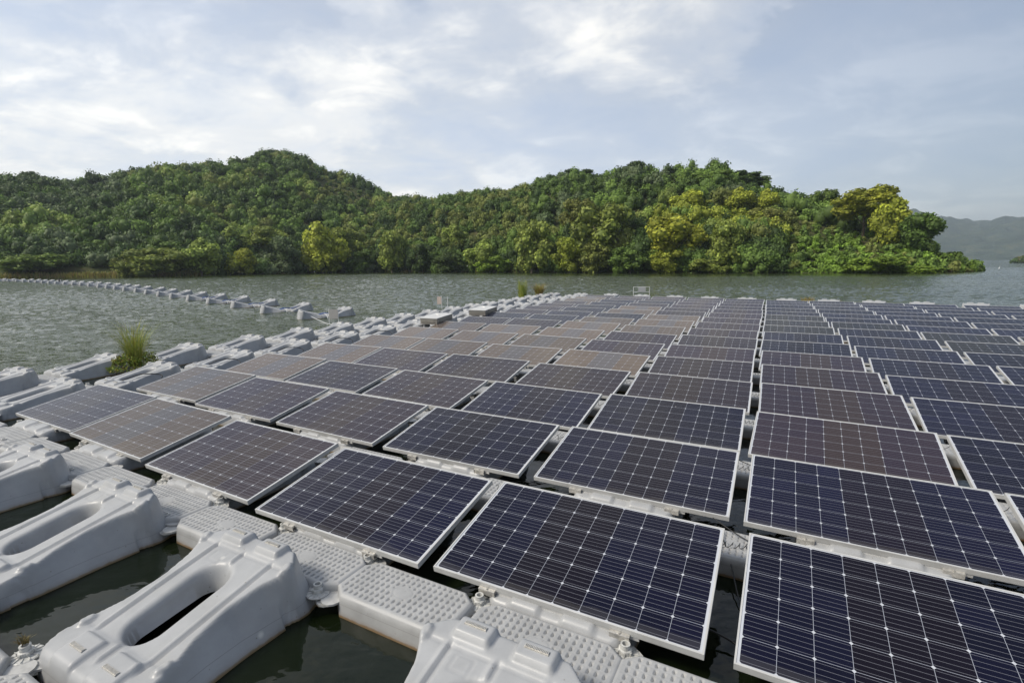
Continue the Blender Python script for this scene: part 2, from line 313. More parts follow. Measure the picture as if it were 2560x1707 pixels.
gust = ramp(t, wave(.035, 2.6, 12, 3., .5), [(.36, .70), (.62, 1.15)])
amp = M2(t, 'MULTIPLY', M2(t, 'MULTIPLY', rip, gust), -1./EPS)
nx_ = M2(t, 'MULTIPLY', M2(t, 'SUBTRACT', hx, h0), amp); ny_ = M2(t, 'MULTIPLY', M2(t, 'SUBTRACT', hy, h0), amp)
cn = N(t, 'ShaderNodeCombineXYZ'); L(t, nx_, cn.inputs[0]); L(t, ny_, cn.inputs[1]); cn.inputs[2].default_value = 0.
ad = N(t, 'ShaderNodeVectorMath', operation='ADD'); L(t, cn.outputs[0], ad.inputs[0]); L(t, g.outputs['Normal'], ad.inputs[1])
nn = N(t, 'ShaderNodeVectorMath', operation='NORMALIZE'); L(t, ad.outputs[0], nn.inputs[0]); L(t, nn.outputs[0], b.inputs['Normal'])
scum = ramp(t, wave(3.2, 1., 0, 6., .7), [(.52, 0.), (.75, 1.)])
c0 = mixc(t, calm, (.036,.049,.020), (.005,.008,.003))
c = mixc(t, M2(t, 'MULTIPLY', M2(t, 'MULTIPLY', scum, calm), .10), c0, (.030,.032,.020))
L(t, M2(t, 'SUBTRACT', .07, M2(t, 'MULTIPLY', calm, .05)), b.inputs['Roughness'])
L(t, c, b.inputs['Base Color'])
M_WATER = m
R0 = 3600.
ringr = [0, 3, 8, 20, 45, 100, 250, 600, 1500, 2500, R0]
vs = [(0,0,0)]; nseg = 48
for r_ in ringr[1:]: vs += [(r_*math.sin(2*math.pi*k/nseg), r_*math.cos(2*math.pi*k/nseg), 0) for k in range(nseg)]
fs = [(0, 1+(k+1)%nseg, 1+k) for k in range(nseg)]
for j in range(len(ringr)-2):
    o0 = 1+j*nseg; o1 = o0+nseg; fs += [(o0+k, o0+(k+1)%nseg, o1+(k+1)%nseg, o1+k) for k in range(nseg)]
# real waves on the open water in front of the array: a fine sheet of summed wave trains, calm between the floats
az = np.linspace(rad(-60), rad(60), 1150)
rr_ = [.6]
while rr_[-1] < 190: rr_.append(rr_[-1]+max(.11, min(.0030*rr_[-1]+.05, .34)))
rr_ = np.array(rr_); AZ, RR = np.meshgrid(az, rr_); WX, WY = RR*np.sin(AZ), RR*np.cos(AZ)
wu_ = WX*UX[0]+WY*UX[1]; wv_ = WX*VX[0]+WY*VX[1]
sm = lambda a, b_, x: (lambda q: q*q*(3-2*q))(np.clip((x-a)/(b_-a), 0, 1))
openw = 1-sm(-13.1, -11.9, wu_)*(1-sm(28.8, 30.2, wv_))
lee = sm(.68, .90, RR/np.interp(AZ, [azim(p[0]) for p in shore], [p[1] for p in shore]))*(1-sm(azim(2400), azim(2520), AZ))   # sheltered water under the trees
openw = openw*(1-.90*lee)*(.55+.45*sm(0, 14, np.maximum(-12-wu_, wv_-29)))*(1-sm(176, 188, RR))
WZ = np.zeros_like(WX); wr = np.random.default_rng(4)
for lam in np.geomspace(.30, 1.9, 38):
    k_ = 2*math.pi/lam; d_ = rad(100)+wr.normal()*rad(38); amp_ = .064*wr.uniform(.6, 1.2)/k_*(1.0 if lam < 1.1 else .62)
    fade = 1-sm(.28, .5, (RR*(az[1]-az[0]))/lam)
    WZ += amp_*np.sin(k_*(WX*math.cos(d_)+WY*math.sin(d_))+wr.uniform(0, 6.28))*(fade if lam < .9 else 1)
gst = .78+.3*np.sin(WX*.045+WY*.11+1.)*np.sin(WX*.021-WY*.06)
WZ = WZ*openw*gst
edge_ = np.maximum(sm(rad(58.5), rad(60), np.abs(AZ)), sm(180, 189, RR)); WZ -= .13*edge_
V1 = np.stack([WX, WY, WZ], -1).reshape(-1, 3); idx = np.arange(WX.size).reshape(WX.shape)
F1 = np.stack([idx[:-1,:-1], idx[:-1,1:], idx[1:,1:], idx[1:,:-1]], -1).reshape(-1, 4)
V0 = np.array(vs, float); V0[:,2] = -.12; F0 = [f for f in fs]
o0 = len(V1); V0 = V0+0.; q0 = []
for f in F0:
    f = [o0+i_ for i_ in f]; q0.append(f if len(f) == 4 else None)
q0 = [f for f in q0 if f]
# the innermost ring of triangles becomes quads with a doubled centre
c_ = o0+len(V0); V0 = np.r_[V0, [V0[0]]*nseg]; q0 += [[c_+k, o0+1+(k+1)%nseg, o0+1+k, o0] for k in range(nseg)]
V_ALL = np.r_[V1, V0]; F_ALL = np.r_[F1, np.array(q0)]
tag(link('water', fast_mesh('water', V_ALL, F_ALL, M_WATER, np.repeat(np.r_[lee.reshape(-1), np.zeros(len(V0))][:,None], 3, 1), smooth=True)), kind='structure')

# ------------------------------------------------------------------ floats
def ss(a, b, x): tt = np.clip((x-a)/(b-a), 0, 1); return tt*tt*(3-2*tt)
def grid_mesh(name, X, Y, Z, m, smooth=True):
    ny, nx = X.shape; V = np.stack([X, Y, Z], -1).reshape(-1, 3)
    i = np.arange(nx*ny).reshape(ny, nx)
    F = np.stack([i[:-1,:-1], i[:-1,1:], i[1:,1:], i[1:,:-1]], -1).reshape(-1, 4)
    return fast_mesh(name, V, F, m, smooth=smooth)
def capsule(X, Y, x0, y0, y1, r): yy = np.clip(Y, y0, y1); return np.hypot(X-x0, Y-yy) - r
def rbox(X, Y, cx, cy, hx, hy, r):
    qx = np.abs(X-cx)-hx+r; qy = np.abs(Y-cy)-hy+r
    return np.hypot(np.maximum(qx,0), np.maximum(qy,0)) + np.minimum(np.maximum(qx,qy),0) - r
def main_float_mesh(name, nx, ny, ridge=.345, dz=0.):
    """blow-moulded float seen from above: x across, y from the low front (0) to the high rear (1.1)"""
    Lg = 1.12
    ys = np.linspace(-.03, Lg+.03, ny); xs = np.linspace(-.52, .52, nx)
    X, Y = np.meshgrid(xs, ys)
    deck = np.interp(ys, [-.03, 0, .03, .10, .20, .24, .55, .90, .93, 1.045, 1.075, 1.11, 1.15], [.10, .115, .150, .166, .178, .186, .250, .318, ridge-.012, ridge, .315, .20, .10]) + dz
    k = np.array([.25,.5,.25]); 
    for _ in range(2): deck[1:-1] = np.convolve(deck, k, 'same')[1:-1]
    W = np.interp(ys, [-.03, 0, .05, .13, .25, .40, .60, .78, .88, .90, .95, .97, 1.04, 1.10, 1.15], [.30,.36,.405,.425,.400,.340,.318,.355,.410,.432,.430,.405,.320,.270,.24])
    W = np.convolve(np.pad(W, 2, 'edge'), np.ones(5)/5, 'valid')
    Wb = np.interp(ys, [-.03, .0, .06, .15, .3, .6, .9, 1.0, 1.08, 1.15], [.36,.42,.46,.47,.465,.455,.47,.475,.45,.36])
    Z = np.repeat(deck[:,None], nx, 1)
    # long ribs on the deck: low steps that end as fine grooves
    for x0, y0, y1 in ((-.262,.22,.93), (.262,.14,.93), (0,.10,.235), (0,.815,.93)):
        dd = X-x0; band = ss(y0-.02, y0+.03, Y)*(1-ss(y1-.03, y1, Y)); Z = Z + .010*band*(ss(-.024,-.014, dd) - ss(.006,.014, dd)) - .010*band*(ss(.006,.014,dd)-ss(.024,.036,dd))
    # cross seam before the ridge and behind the front step
    Z = Z - .006*np.exp(-((Y-.905)/.008)**2)*(np.abs(X) < .40) + .008*(1-ss(.20,.23,Y))
    # four saddles for the panel clamps
    for sx in (-1, 1):
        d = rbox(X, Y, sx*.165, 1.010, .100, .060, .012); Z = Z + .036*(1-ss(-.010, .012, d))
        d = rbox(X, Y, sx*.165, .100, .095, .088, .012); Z = Z + .024*(1-ss(-.010, .012, d))
    # shallow moulded square on one rear field
    d = rbox(X, Y, -.14, .84, .052, .04, .006); Z = Z - .0035*(np.abs(d+.001) < .0045)
    # corner knobs
    for x0, y0 in ((-.400,.915), (.400,.915), (-.372,.225), (.372,.225)):
        Z = Z + .020*(1-ss(.018,.034, np.hypot((X-x0), (Y-y0)*.6)))
    # the long hand slot
    d = capsule(X, Y, -.005, .365, .675, .112); dslot = d; Z0 = Z.copy()
    Z = Z - (Z+.08)*np.interp(d, [-.03,-.014,-.005,.006,.020,.04], [.6,.40,.25,.11,.03,0.])
    # flanks
    s = (np.abs(X)-W[:,None])/(Wb-W)[:,None].clip(.03)
    flank = np.where(s < 0, 0, np.where(s < 1, 1-np.sqrt(np.clip(1-np.clip(s,0,1)**2,0,1)), 1.)) 
    s2 = np.clip(s, 0, 1.25); drop = np.interp(s2, [0,.03,.08,.22,.45,.75,.9,1.0,1.25], [0,.015,.07,.24,.46,.74,.90,.98,1.4])
    Z = Z*(1-np.minimum(drop,1)) + np.minimum(drop,1)*.0 - np.maximum(drop-.96, 0)*.3
    # bolt pockets let into the flanks
    for y0 in (.20, .925):
        pk = (ss(y0-.035, y0-.022, Y)-ss(y0+.022, y0+.035, Y))*(s > .25)
        Z = Z - pk*.022
        arch = (ss(y0-.095, y0-.085, Y)-ss(y0-.010, y0+.0, Y))*(s > .56)
        Z = np.where(arch > .3, np.minimum(Z, -.03), Z)

    # ends
    e0 = 1-ss(-.03, .012, Y); e1 = ss(Lg-.02, Lg+.03, Y)
    Z = Z*(1-e0)*(1-e1) - .07*np.maximum(e0, e1)
    Z = np.maximum(Z, -.09)
    i = np.arange(nx*ny).reshape(ny, nx); F = np.stack([i[:-1,:-1], i[:-1,1:], i[1:,1:], i[1:,:-1]], -1).reshape(-1, 4)
    F = F[dslot.reshape(-1)[F].mean(1) > -.014]       # the slot is open to the water below
    yy = np.clip(Y, .365, .675); gx, gy = (X+.005), (Y-yy); gn = np.hypot(gx, gy)+1e-6; snap = (dslot < -.004) & (dslot > -.026)
    X = np.where(snap, X+gx/gn*(-.014-dslot), X); Y = np.where(snap, Y+gy/gn*(-.014-dslot), Y); Z = np.where(snap, Z0-(Z0+.08)*.42, Z)
    return fast_mesh(name, np.stack([X, Y, Z], -1).reshape(-1, 3), F, M_FLOAT, smooth=True)
def lug_mesh(name, sx, sy, y0, y1):
    """a flat plate that reaches from the body to the pin at (sx*.445, y1)"""
    mb = MB(); c = (sx*.445, y1); a = np.linspace(0, 2*math.pi, 15)[:-1]
    z = .085 + (.014 if sx > 0 else 0.) + (.007 if sy > 0 else 0)
    pts = [(c[0]+.066*math.cos(q), c[1]+.066*math.sin(q)) for q in a] + [(sx*.27, y0), (sx*.40, y0)]
    P_ = sorted(set(pts)); 
    def cross(o, a_, b_): return (a_[0]-o[0])*(b_[1]-o[1])-(a_[1]-o[1])*(b_[0]-o[0])
    lo = []
    for p in P_:
        while len(lo) > 1 and cross(lo[-2], lo[-1], p) <= 0: lo.pop()
        lo.append(p)
    up = []
    for p in P_[::-1]:
        while len(up) > 1 and cross(up[-2], up[-1], p) <= 0: up.pop()
        up.append(p)
    mb.prism(lo[:-1]+up[:-1], z-.012, z); return mb.mesh(name, M_LUG)
def clip_mesh(y, z, tilt=0.):
    mb = MB(); mb.box(-.062, .062, y-.012, y+.012, z, z+.006)
    for k in range(16): x = -.058+k*.0076; mb.box(x, x+.004, y-.009, y+.009, z+.006, z+.010)
    return mb.mesh('clip', M_CLIP)
MF_HI = main_float_mesh('float_body', 105, 116); MF_LO = MF_HI
PF = main_float_mesh('support_body', 69, 76, ridge=.320, dz=-.018)
LUGS = [lug_mesh('lug', sx, sy, (.06 if sy < 0 else 1.05), (-.03 if sy < 0 else 1.125)) for sx in (-1,1) for sy in (-1,1)]
CLIP_R = clip_mesh(1.010, .3755); CLIP_F = clip_mesh(.100, .196)
def make_main(detail):
    o = link('bare_float', MF_HI if detail else MF_LO)
    if detail:
        for l in LUGS: link('lug', l, o)
        for s in (-1, 1):
            c_ = link('clip', CLIP_R, o); c_.location.x = s*.165
            c_ = link('clip', CLIP_F, o); c_.location.x = s*.165
    return o

def walk_mesh(name, dx=.006):
    nx = int(.96/dx)+1; ny = int(.50/dx)+1
    xs = (np.arange(nx)-nx//2)*dx; ys = (np.arange(ny)-ny//2)*dx; X, Y = np.meshgrid(xs, ys)
    d = rbox(X, Y, 0, 0, .432, .192, .05)
    d = np.maximum(d, (np.abs(X)*.80+np.abs(Y)*1.0-.462))              # chamfered corners where the pins sit
    Z = np.full_like(X, .140)
    if dx < .01:
        i = np.arange(nx)[None,:]-nx//2; j = np.arange(ny)[:,None]-ny//2
        slot = ((i+7000) % 7 < 2) & ((j+8000+1) % 8 < 5)
        tilej = ((j+8000+1) % 8 == 6)
        field = (d < -.034) & (np.hypot(X/.085, Y/.06) > 1)
        Z = Z - .015*(slot & field) - .0022*(tilej & field)
        Z = Z - .0020*((np.abs(np.hypot(X/.07, Y/.048)-1) < .09))
    Z = Z - .012*ss(-.022, .0, d)
    wall = ss(-.002, .030, d); Z = Z*(1-wall) - .09*wall
    V = np.stack([X, Y, Z], -1).reshape(-1, 3); idx = np.arange(nx*ny).reshape(ny, nx)
    F = np.stack([idx[:-1,:-1], idx[:-1,1:], idx[1:,1:], idx[1:,:-1]], -1).reshape(-1, 4)
    zmax = Z.reshape(-1)[F].max(1); F = F[zmax > -.089]
    return fast_mesh(name, V, F, M_WALK, smooth=dx > .01)
WK_HI = walk_mesh('tread_deck'); WK_LO = walk_mesh('tread_deck_plain', .016)
def wlug(sx, sy):
    mb = MB(); z = .076 + (.014 if sx > 0 else 0.) + (.007 if sy > 0 else 0.)
    poly = [(sx*.34, sy*.10), (sx*.43, sy*.10), (sx*.43, sy*.14)] + [(sx*.445+.07*math.cos(a), sy*.19+.07*math.sin(a)) for a in (np.linspace(-.3, 3.44, 9) if sy > 0 else np.linspace(2.84, 6.58, 9))]
    if sx > 0: pass
    P_ = sorted(set(poly))
    def cr(o, a_, b_): return (a_[0]-o[0])*(b_[1]-o[1])-(a_[1]-o[1])*(b_[0]-o[0])
    lo, up = [], []
    for p in P_:
        while len(lo) > 1 and cr(lo[-2], lo[-1], p) <= 0: lo.pop()
        lo.append(p)
    for p in P_[::-1]:
        while len(up) > 1 and cr(up[-2], up[-1], p) <= 0: up.pop()
        up.append(p)
    mb.prism(lo[:-1]+up[:-1], z-.012, z); return mb.mesh('lug', M_LUG)
WLUG = [wlug(sx, sy) for sx in (-1,1) for sy in (-1,1)]
def make_walk(detail):
    o = link('walkway_float', WK_HI if detail else WK_LO)
    if detail:
        for l in WLUG: link('lug', l, o)
    return o

# lattice of the moored array (fitted in the array's own two directions)
CU, CV = (-10.0786, 1.85204, -.0573472, -.00977256, .00443595, .000994332, -.00039084, .0000495969), (3.49462, -.043821, 1.52236, .0042543, -.00100088, .00521817, -.000512829, -.000234761)
def lat(c, r):
    cc = min(max(c, 1), 9 if r >= 5 else 7); rr = min(max(r, 0), 15)
    B = (1, cc, rr, cc*cc, rr*cc, rr*rr, cc*rr*rr, rr**3)
    u = sum(a*b_ for a, b_ in zip(CU, B)); v = sum(a*b_ for a, b_ in zip(CV, B))
    return u + (c-cc)*(1.79 if c < 1 else 1.745), v + (r-rr)*(1.535 if r < 0 else 1.50) + (.03*(1-c) if c < 1 else 0)

def col_name(c):
    if c >= 6: return f'{ORD[c-5]} right of the straight gap'
    return f'{ORD[6-c]} left of the straight gap'
def row_name(r): return f'{ORD[r+1]} panel row'

proto_hi, proto_lo = make_main(True), make_main(False)
used = {'hi': False, 'lo': False}
def place_main(name, label, cat, group, x, y, rz, z=0., detail=True):
    k = 'hi' if detail else 'lo'; p = proto_hi if detail else proto_lo
    o = copy_tree(p) if used[k] else p; used[k] = True; o.name = name
    o.location = (x, y, z); o.rotation_euler = (0, 0, rz); tag(o, label, cat, group); return o

jit = lambda s: random.uniform(-s, s)
Gf = 'bare floats without panels along the array edge'
for r in range(0, 17):
    for c in (-1, 0):
        if (r, c) in ((6, 0), (8, 0)): lbl = f'bare grey float carrying a steel box, {"nearer" if r == 6 else "farther"} box of the two'
        elif c == 0: lbl = f'bare slotted grey float beside the leftmost panel of the {row_name(r)}' if r < 16 else 'bare slotted grey float at the far left end of the array'
        else: lbl = f'outermost bare slotted float on open water, level with the {row_name(r)}' if r < 16 else 'outermost bare float at the far left corner of the array'
        u, v = lat(c, r); x, y = uv2w(u+jit(.03), v-.93+jit(.03))
        if c == -1 and r == 1: x -= .25; y += .1
        place_main('bare_float', lbl, 'float', Gf, x, y, TH+rad(jit(1.6)), jit(.008), detail=(r < 7))
for c, w in ((1, 'cut by the left picture edge, leftmost'), (2, 'at the left picture edge, slot half in view'), (3, 'left of the bottom pair, behind open dark water'), (4, 'whole in the bottom left foreground with a full open slot'), (5, 'bottom centre, its two clip saddles against the walkway')):
    u, v = lat(c, -1); u += {4: -.10, 3: -.03, 2: 0., 5: 0.}.get(c, 0)
    if c == 1: continue
    x, y = uv2w(u, {2: .98, 3: .93, 4: .885, 5: .865}[c]); place_main('bare_float', f'large bare grey float {w}', 'float', Gf, x, y, TH+rad({4: .6}.get(c, 0)))
for c in range(1, 12):
    u, v = lat(c, 16); x, y = uv2w(u, v-.93+.08)
    place_main('bare_float', f'far bare float peeping over the back panel row, {col_name(c)}', 'float', 'bare floats behind the last panel row', x, y, TH, jit(.01), detail=False)
bpy.data.objects.remove(proto_lo) if not used['lo'] else None

# floats that carry the nearer panels, seen at their front edges
sup = None
for r in range(0, 6):
    for c in range(1, 8 if r else 7):
        u, v = lat(c, r); x, y = uv2w(u, v-1.03)
        if sup is None:
            sup = link('support_float', PF)
            for l in LUGS: link('lug', l, sup)
            o = sup
        else: o = copy_tree(sup)
        o.name = 'support_float'; o.location = (x, y, 0); o.rotation_euler = (0, 0, TH)
        tag(o, f'grey float under the panel in the {ORD[r+1]} row, {col_name(c)}', 'float', 'floats carrying the panels')

# walkway floats
w_hi, w_lo = make_walk(True), make_walk(False); wu = {True: False, False: False}
def place_walk(u, v, label, detail, group='walkway floats with tread pattern', rz=0.):
    p = w_hi if detail else w_lo
    o = copy_tree(p) if wu[detail] else p; wu[detail] = True
    x, y = uv2w(u, v); o.name = 'walkway_float'; o.location = (x, y, jit(.004)); o.rotation_euler = (0, 0, TH+rad(rz+jit(.5))); tag(o, label, 'walkway float', group)
for r in range(0, 17):
    for c2 in range(-3, 23):                       # even: behind a column, odd: in the gap between two columns
        c = c2/2; 
        if c < -1 or c > (8.5 if r < 5 else (9.5 if r < 11 else 11.5)): continue
        odd = c2 % 2 != 0
        if not odd and r > 0 and c >= 1: continue
        if r == 0 and c > 6.5: continue
        u0, v0 = lat(math.floor(c), r); u1, v1 = lat(math.ceil(c), r)
        u, v = (u0+u1)/2, (v0+v1)/2-1.22
        if not odd: u += .03
        if r == 0:
            where = {-1: 'outermost on the left, at the picture edge', -.5: 'second from the left picture edge', 0: 'third from the left picture edge', .5: 'just left of the leftmost front panel', 1: 'in front of the leftmost front panel', 1.5: 'before the joint of the first and second front panels',
              2: 'in front of the second front panel', 2.5: 'before the joint of the second and third front panels', 3: 'in front of the third front panel from the left', 3.5: 'before the gap of the third and fourth front panels', 4: 'in front of the fourth front panel from the left',
              4.5: 'before the gap of the fourth and fifth front panels', 5: 'behind the bottom centre float with saddles', 5.5: 'at the bottom edge before the straight gap', 6: 'before the bottom right panel', 6.5: 'farthest right of the front walkway'}[c]
            lbl = 'treaded grey walkway float ' + where
        elif c < 1: lbl = f'treaded grey float among the bare floats, {"outer" if c < -.6 else "middle" if c < -.1 else "inner" if c < .3 else "innermost"} one at the {row_name(min(r,15))}' if r < 16 else f'treaded float at the far left corner, {ORD[int(c2+4)]} from outside'
        else:
            gp = 'in the straight gap' if c2 == 11 else (f'in the {ORD[6-int(c+.5)]} gap left of the straight gap' if c < 5.5 else f'in the {ORD[int(c)-5]} gap right of the straight gap')
            lbl = f'treaded float {gp}, {row_name(r) if r < 16 else "back edge"}'
        lbl = ' '.join(lbl.replace(', at', ' at').split())
        place_walk(u, v, lbl, r < 6)
for c, w in ((3.5, 'in the bottom left corner, upper of the two'), (4, 'in the bottom left corner, lower of the two')):
    u0, v0 = lat(math.floor(c), 0); u1, _ = lat(math.ceil(c), 0); place_walk((u0+u1)/2-.06, .63, 'treaded grey walkway float ' + w, True)

# pins at the visible joints of the front walkway
def pin_mesh():
    mb = MB(); mb.lathe([(.072,-.004),(.074,.003),(.068,.007),(.042,.008),(.036,.010)], n=28)
    for k in range(12):
        a = 2*math.pi*k/12; ca, sa = math.cos(a), math.sin(a); T = lambda p: (p[0]*ca-p[1]*sa, p[0]*sa+p[1]*ca, p[2]); mb.box(.036, .070, -.0022, .0022, .006, .012, T)
    body = mb.mesh('connecting_pin', M_PIN)
    b2 = MB(); b2.lathe([(.036,.006),(.034,.030),(.026,.034),(.024,.052),(.026,.054),(.026,.060),(.017,.060),(.017,.036)], n=18)
    for k in range(6):
        a = 2*math.pi*k/6; ca, sa = math.cos(a), math.sin(a); T = lambda p: (p[0]*ca-p[1]*sa, p[0]*sa+p[1]*ca, p[2]); b2.box(.030, .040, -.006, .006, .006, .028, T)
    return body, b2.mesh('nut', M_PIN)
PINB, PINN = pin_mesh()
def add_pin(u, v, label, z=.094):
    x, y = uv2w(u, v); o = link('connecting_pin', PINB, None, (x, y, z), random.random()); link('nut', PINN, o)
    tag(o, label, 'connecting pin', 'connecting pins of the floats')
RP = [(-8.74,2.55,'left of the leftmost front panel'), (-7.89,2.52,'before the leftmost front panel'), (-6.98,2.53,'before the joint of the first two front panels'), (-6.05,2.51,'before the middle of the second front panel'), (-5.12,2.45,'before the joint of the second and third front panels'), (-4.19,2.41,'before the right half of the third front panel'),
      (-3.31,2.37,'before the left corner of the fourth front panel'), (-2.42,2.35,'before the right half of the fourth front panel'), (-1.51,2.35,'before the left corner of the fifth front panel'), (-.62,2.37,'before the right corner of the fifth front panel')]
for u, v, w in RP: add_pin(u, v, f'flanged pin {w}')
for u, v, w in [(-7.95,2.16,'near the left picture edge'), (-6.14,2.11,'behind the float at the left edge'), (-4.30,2.03,'between the two big left floats'), (-2.47,1.97,'right of the big slotted foreground float')]: add_pin(u, v, f'flanged pin {w}, near side of the walkway')
add_pin(-3.43, .88, 'round flanged pin with tangled weed in the bottom left corner')
for r in range(1, 9):
    for c, w in ((-.25, 'inner'),):
        u0, v0 = lat(-1, r); u1, v1 = lat(0, r); add_pin((u0*.5+u1*.5)+.42, v0-1.02, f'dark joint pin between the bare floats at the {row_name(r)}', .09)

# ------------------------------------------------------------------ solar panels
TILT = .1951687; PW, PD, PH = 1.65, .99, .038
ZR = .20+PD*math.sin(TILT)
def PT(p):   # panel plane: x along the row, y from the low edge (0) to the high edge (PD), z up from the glass plane -> local frame, rear edge over the origin
    x, y, z = p; yy = y-PD
    return (x, yy*math.cos(TILT)-z*math.sin(TILT), ZR+yy*math.sin(TILT)+z*math.cos(TILT))
def frame_mesh():
    mb = MB(); w = .010; h = PW/2
    mb.box(-h, h, 0, w, -PH, 0, PT); mb.box(-h, h, PD-w, PD, -PH, 0, PT)
    mb.box(-h, -h+w, w, PD-w, -PH, 0, PT); mb.box(h-w, h, w, PD-w, -PH, 0, PT)
    m = mb.mesh('frame', M_FRAME); return m
FRAME = frame_mesh()
def cells_mesh(kind):
    w = .009; h = PW/2; mb = MB(); vs = [(-h+w, w, -.0035), (h-w, w, -.0035), (h-w, PD-w, -.0035), (-h+w, PD-w, -.0035)]
    mb.add([PT(p) for p in vs], [(0,1,2,3)]); m = mb.mesh('cell_sheet', CELL[kind]); uvl = m.uv_layers.new(name='UVMap')
    pu, pv = .1604, .1595; ox, oy = -5*pu, (PD-6*pv)/2
    for lp in m.loops:
        p = vs[lp.vertex_index]; uvl.data[lp.index].uv = ((p[0]-ox)/pu, (p[1]-oy)/pv)
    return m
CELLS = {k: cells_mesh(k) for k in CELL}
mb = MB(); mb.box(-PW/2+.02, PW/2-.02, .02, PD-.02, -.010, -.006, PT); BACK = mb.mesh('backsheet', M_BACK)
mb = MB(); mb.box(-.47, .50, .004, .040, -PH-.026, -PH-.001, PT); RAIL = mb.mesh('mounting_rail', M_ALU)
mb = MB(); mb.box(-.055, .055, -.020, -.001, -PH-.004, -PH+.010, PT); mb.box(-.055, .055, -.024, -.020, -PH-.030, -PH+.010, PT); mb.box(-.055, .055, -.020, .010, -PH-.034, -PH-.028, PT)
mb.lathe([(.008,0),(.008,.006),(.004,.007)], c=PT((0,-.012,-PH+.010)), n=10); CLAMP = mb.mesh('clamp', M_CLIP)
mb = MB(); mb.box(-.06, .06, -.05, .05, -.055, -.012, PT)
JBOX = mb.mesh('junction_box', M_CABLE)

KIND = {}
for k, s in {'brown': 'B1 C1 D1 E1 E2 E3 E4 F1 F2 F3 G1 G2 G3 H3 H4 A2 I4 I3 J4 K3 L3 N1 O1', 'purple': 'B2 B3 C2 C3 D2 D3 D4 D5 E5 F4 F5 G4 G5 H5 I5 J5 K4 K5 L4 L5 M4 M5 A3 C6 D6 E6 F6 H1 H2 J1 K1 L1 M1 P1 P2 P3 P4 P5 O2 O3 O4 O5 N4 N5 M3 A1', 'olive': 'J6 K6 I6 H8 I8 I9 J7'}.items():
    for q in s.split(): KIND[q] = k
root = bpy.data.objects.new('solar_panel', None); COL.objects.link(root); root.empty_display_size = .3
link('frame', FRAME, root); link('cell_sheet', CELLS['blue'], root); link('backsheet', BACK, root)
link('mounting_rail', RAIL, root)
for s in (-.42, .40): link('clamp', CLAMP, root, (s, 0, 0))
first = True
for r, row in enumerate(PANELS):
    for c, x, y, yaw in row:
        key = 'ABCDEFGHIJKLMNOP'[r]+str(c); kind = KIND.get(key, 'blue')
        if first: o = root; first = False
        else: o = copy_tree(root)
        o.name = 'solar_panel'
        o.location = (x, y, jit(.004) if r < 3 else jit(.010)); o.rotation_euler = (rad(jit(.25)), rad(jit(.3)), rad(yaw))
        for ch in list(o.children):
            n_ = ch.name.split('.')[0]
            if n_ == 'cell_sheet': ch.data = CELLS[kind]
            if r > 6 and n_ in ('clamp', 'mounting_rail', 'backsheet'): bpy.data.objects.remove(ch)
        tone = {'blue': 'dark blue', 'purple': 'violet grey', 'brown': 'brownish', 'olive': 'dull olive grey'}[kind]
        pos = f'{ORD[c-5]} right of the straight gap' if c >= 6 else f'{ORD[6-c]} left of the straight gap'
        rw = 'front row' if r == 0 else ('farthest row' if r == 15 else f'{ORD[r+1]} row from the front')
        tag(o, f'{tone} solar panel, {rw}, {pos}', 'solar panel', 'solar panels of the floating array')

# ------------------------------------------------------------------ cables, steel boxes, signs, floating barrier
def smooth_path(pts, n=8):
    pts = [np.array(p, float) for p in pts]; P_ = [pts[0]]+pts+[pts[-1]]; out = []
    for i in range(1, len(P_)-2):
        for k in range(n):
            t_ = k/n; a, b_, c, d = P_[i-1], P_[i], P_[i+1], P_[i+2]
            out.append(.5*((2*b_)+(-a+c)*t_+(2*a-5*b_+4*c-d)*t_**2+(-a+3*b_-3*c+d)*t_**3))
    out.append(pts[-1]); return out
def coil(r, c, lbl, L_=.36, loops=8, sag=0.02, z=.172, R_=.031):
    u0, v0 = lat(c, r); u1, v1 = lat(c+1, r); u, v = (u0+u1)/2, (v0+v1)/2-1.22
    pts = []
    for k in range(loops*10+1):
        s = k/(loops*10); a = 2*math.pi*k/10
        pts.append((-L_/2+L_*s+.012*math.cos(a), -.05+.05*s+R_*.9*math.sin(a), z-sag*math.sin(math.pi*s)+R_*.55*math.cos(a)))
    mb = MB(); mb.tube(pts, .0028, 5)
    x, y = uv2w(u, v-.02+jit(.05)); o = link('coiled_cable', mb.mesh('coiled_cable', M_CABLE, True), None, (x, y, 0), TH+rad(jit(9)))
    tag(o, lbl, 'cable', 'coiled cables in the gaps between panels')
for r in range(0, 7): coil(r+1 if r else 1, 5, f'thin black coiled cable in the straight gap behind the {row_name(r)}')
for r in range(1, 6): coil(r, 4, f'black coiled cable in the first gap left of the straight one, behind the {ORD[r]} row', loops=5)
for r in range(2, 6): coil(r, 6, f'black coiled cable in the first gap right of the straight one, behind the {ORD[r]} row', loops=5)
u0, v0 = lat(5, 0); u1, _ = lat(6, 0); ug = (u0+u1)/2
def cable(pts, r_, lbl, name='black_cable', grp='loose black cables'):
    mb = MB(); mb.tube(smooth_path([(*uv2w(u, v), z) for u, v, z in pts]), r_, 6)
    tag(link(name, mb.mesh(name, M_CABLE, True)), lbl, 'cable', grp)
cable([(ug-.18,v0+.47,.22),(ug,v0+.40,.165),(ug+.14,v0+.32,.16),(ug+.2,v0+.30,.2)], .0045, 'straight black cable over the treaded float in the straight gap, front')
cable([(ug-.13,v0+.40,.20),(ug-.02,v0+.12,.10),(ug+.07,v0-.2,.03),(ug+.15,v0-.35,.08)], .0045, 'slack black cable drooping to the water in the straight gap')
cable([(ug-.16,v0-.62,.10),(ug-.04,v0-.58,.06),(ug+.08,v0-.60,.04),(ug+.17,v0-.70,.05)], .006, 'black cable on the dark water at the front of the straight gap')
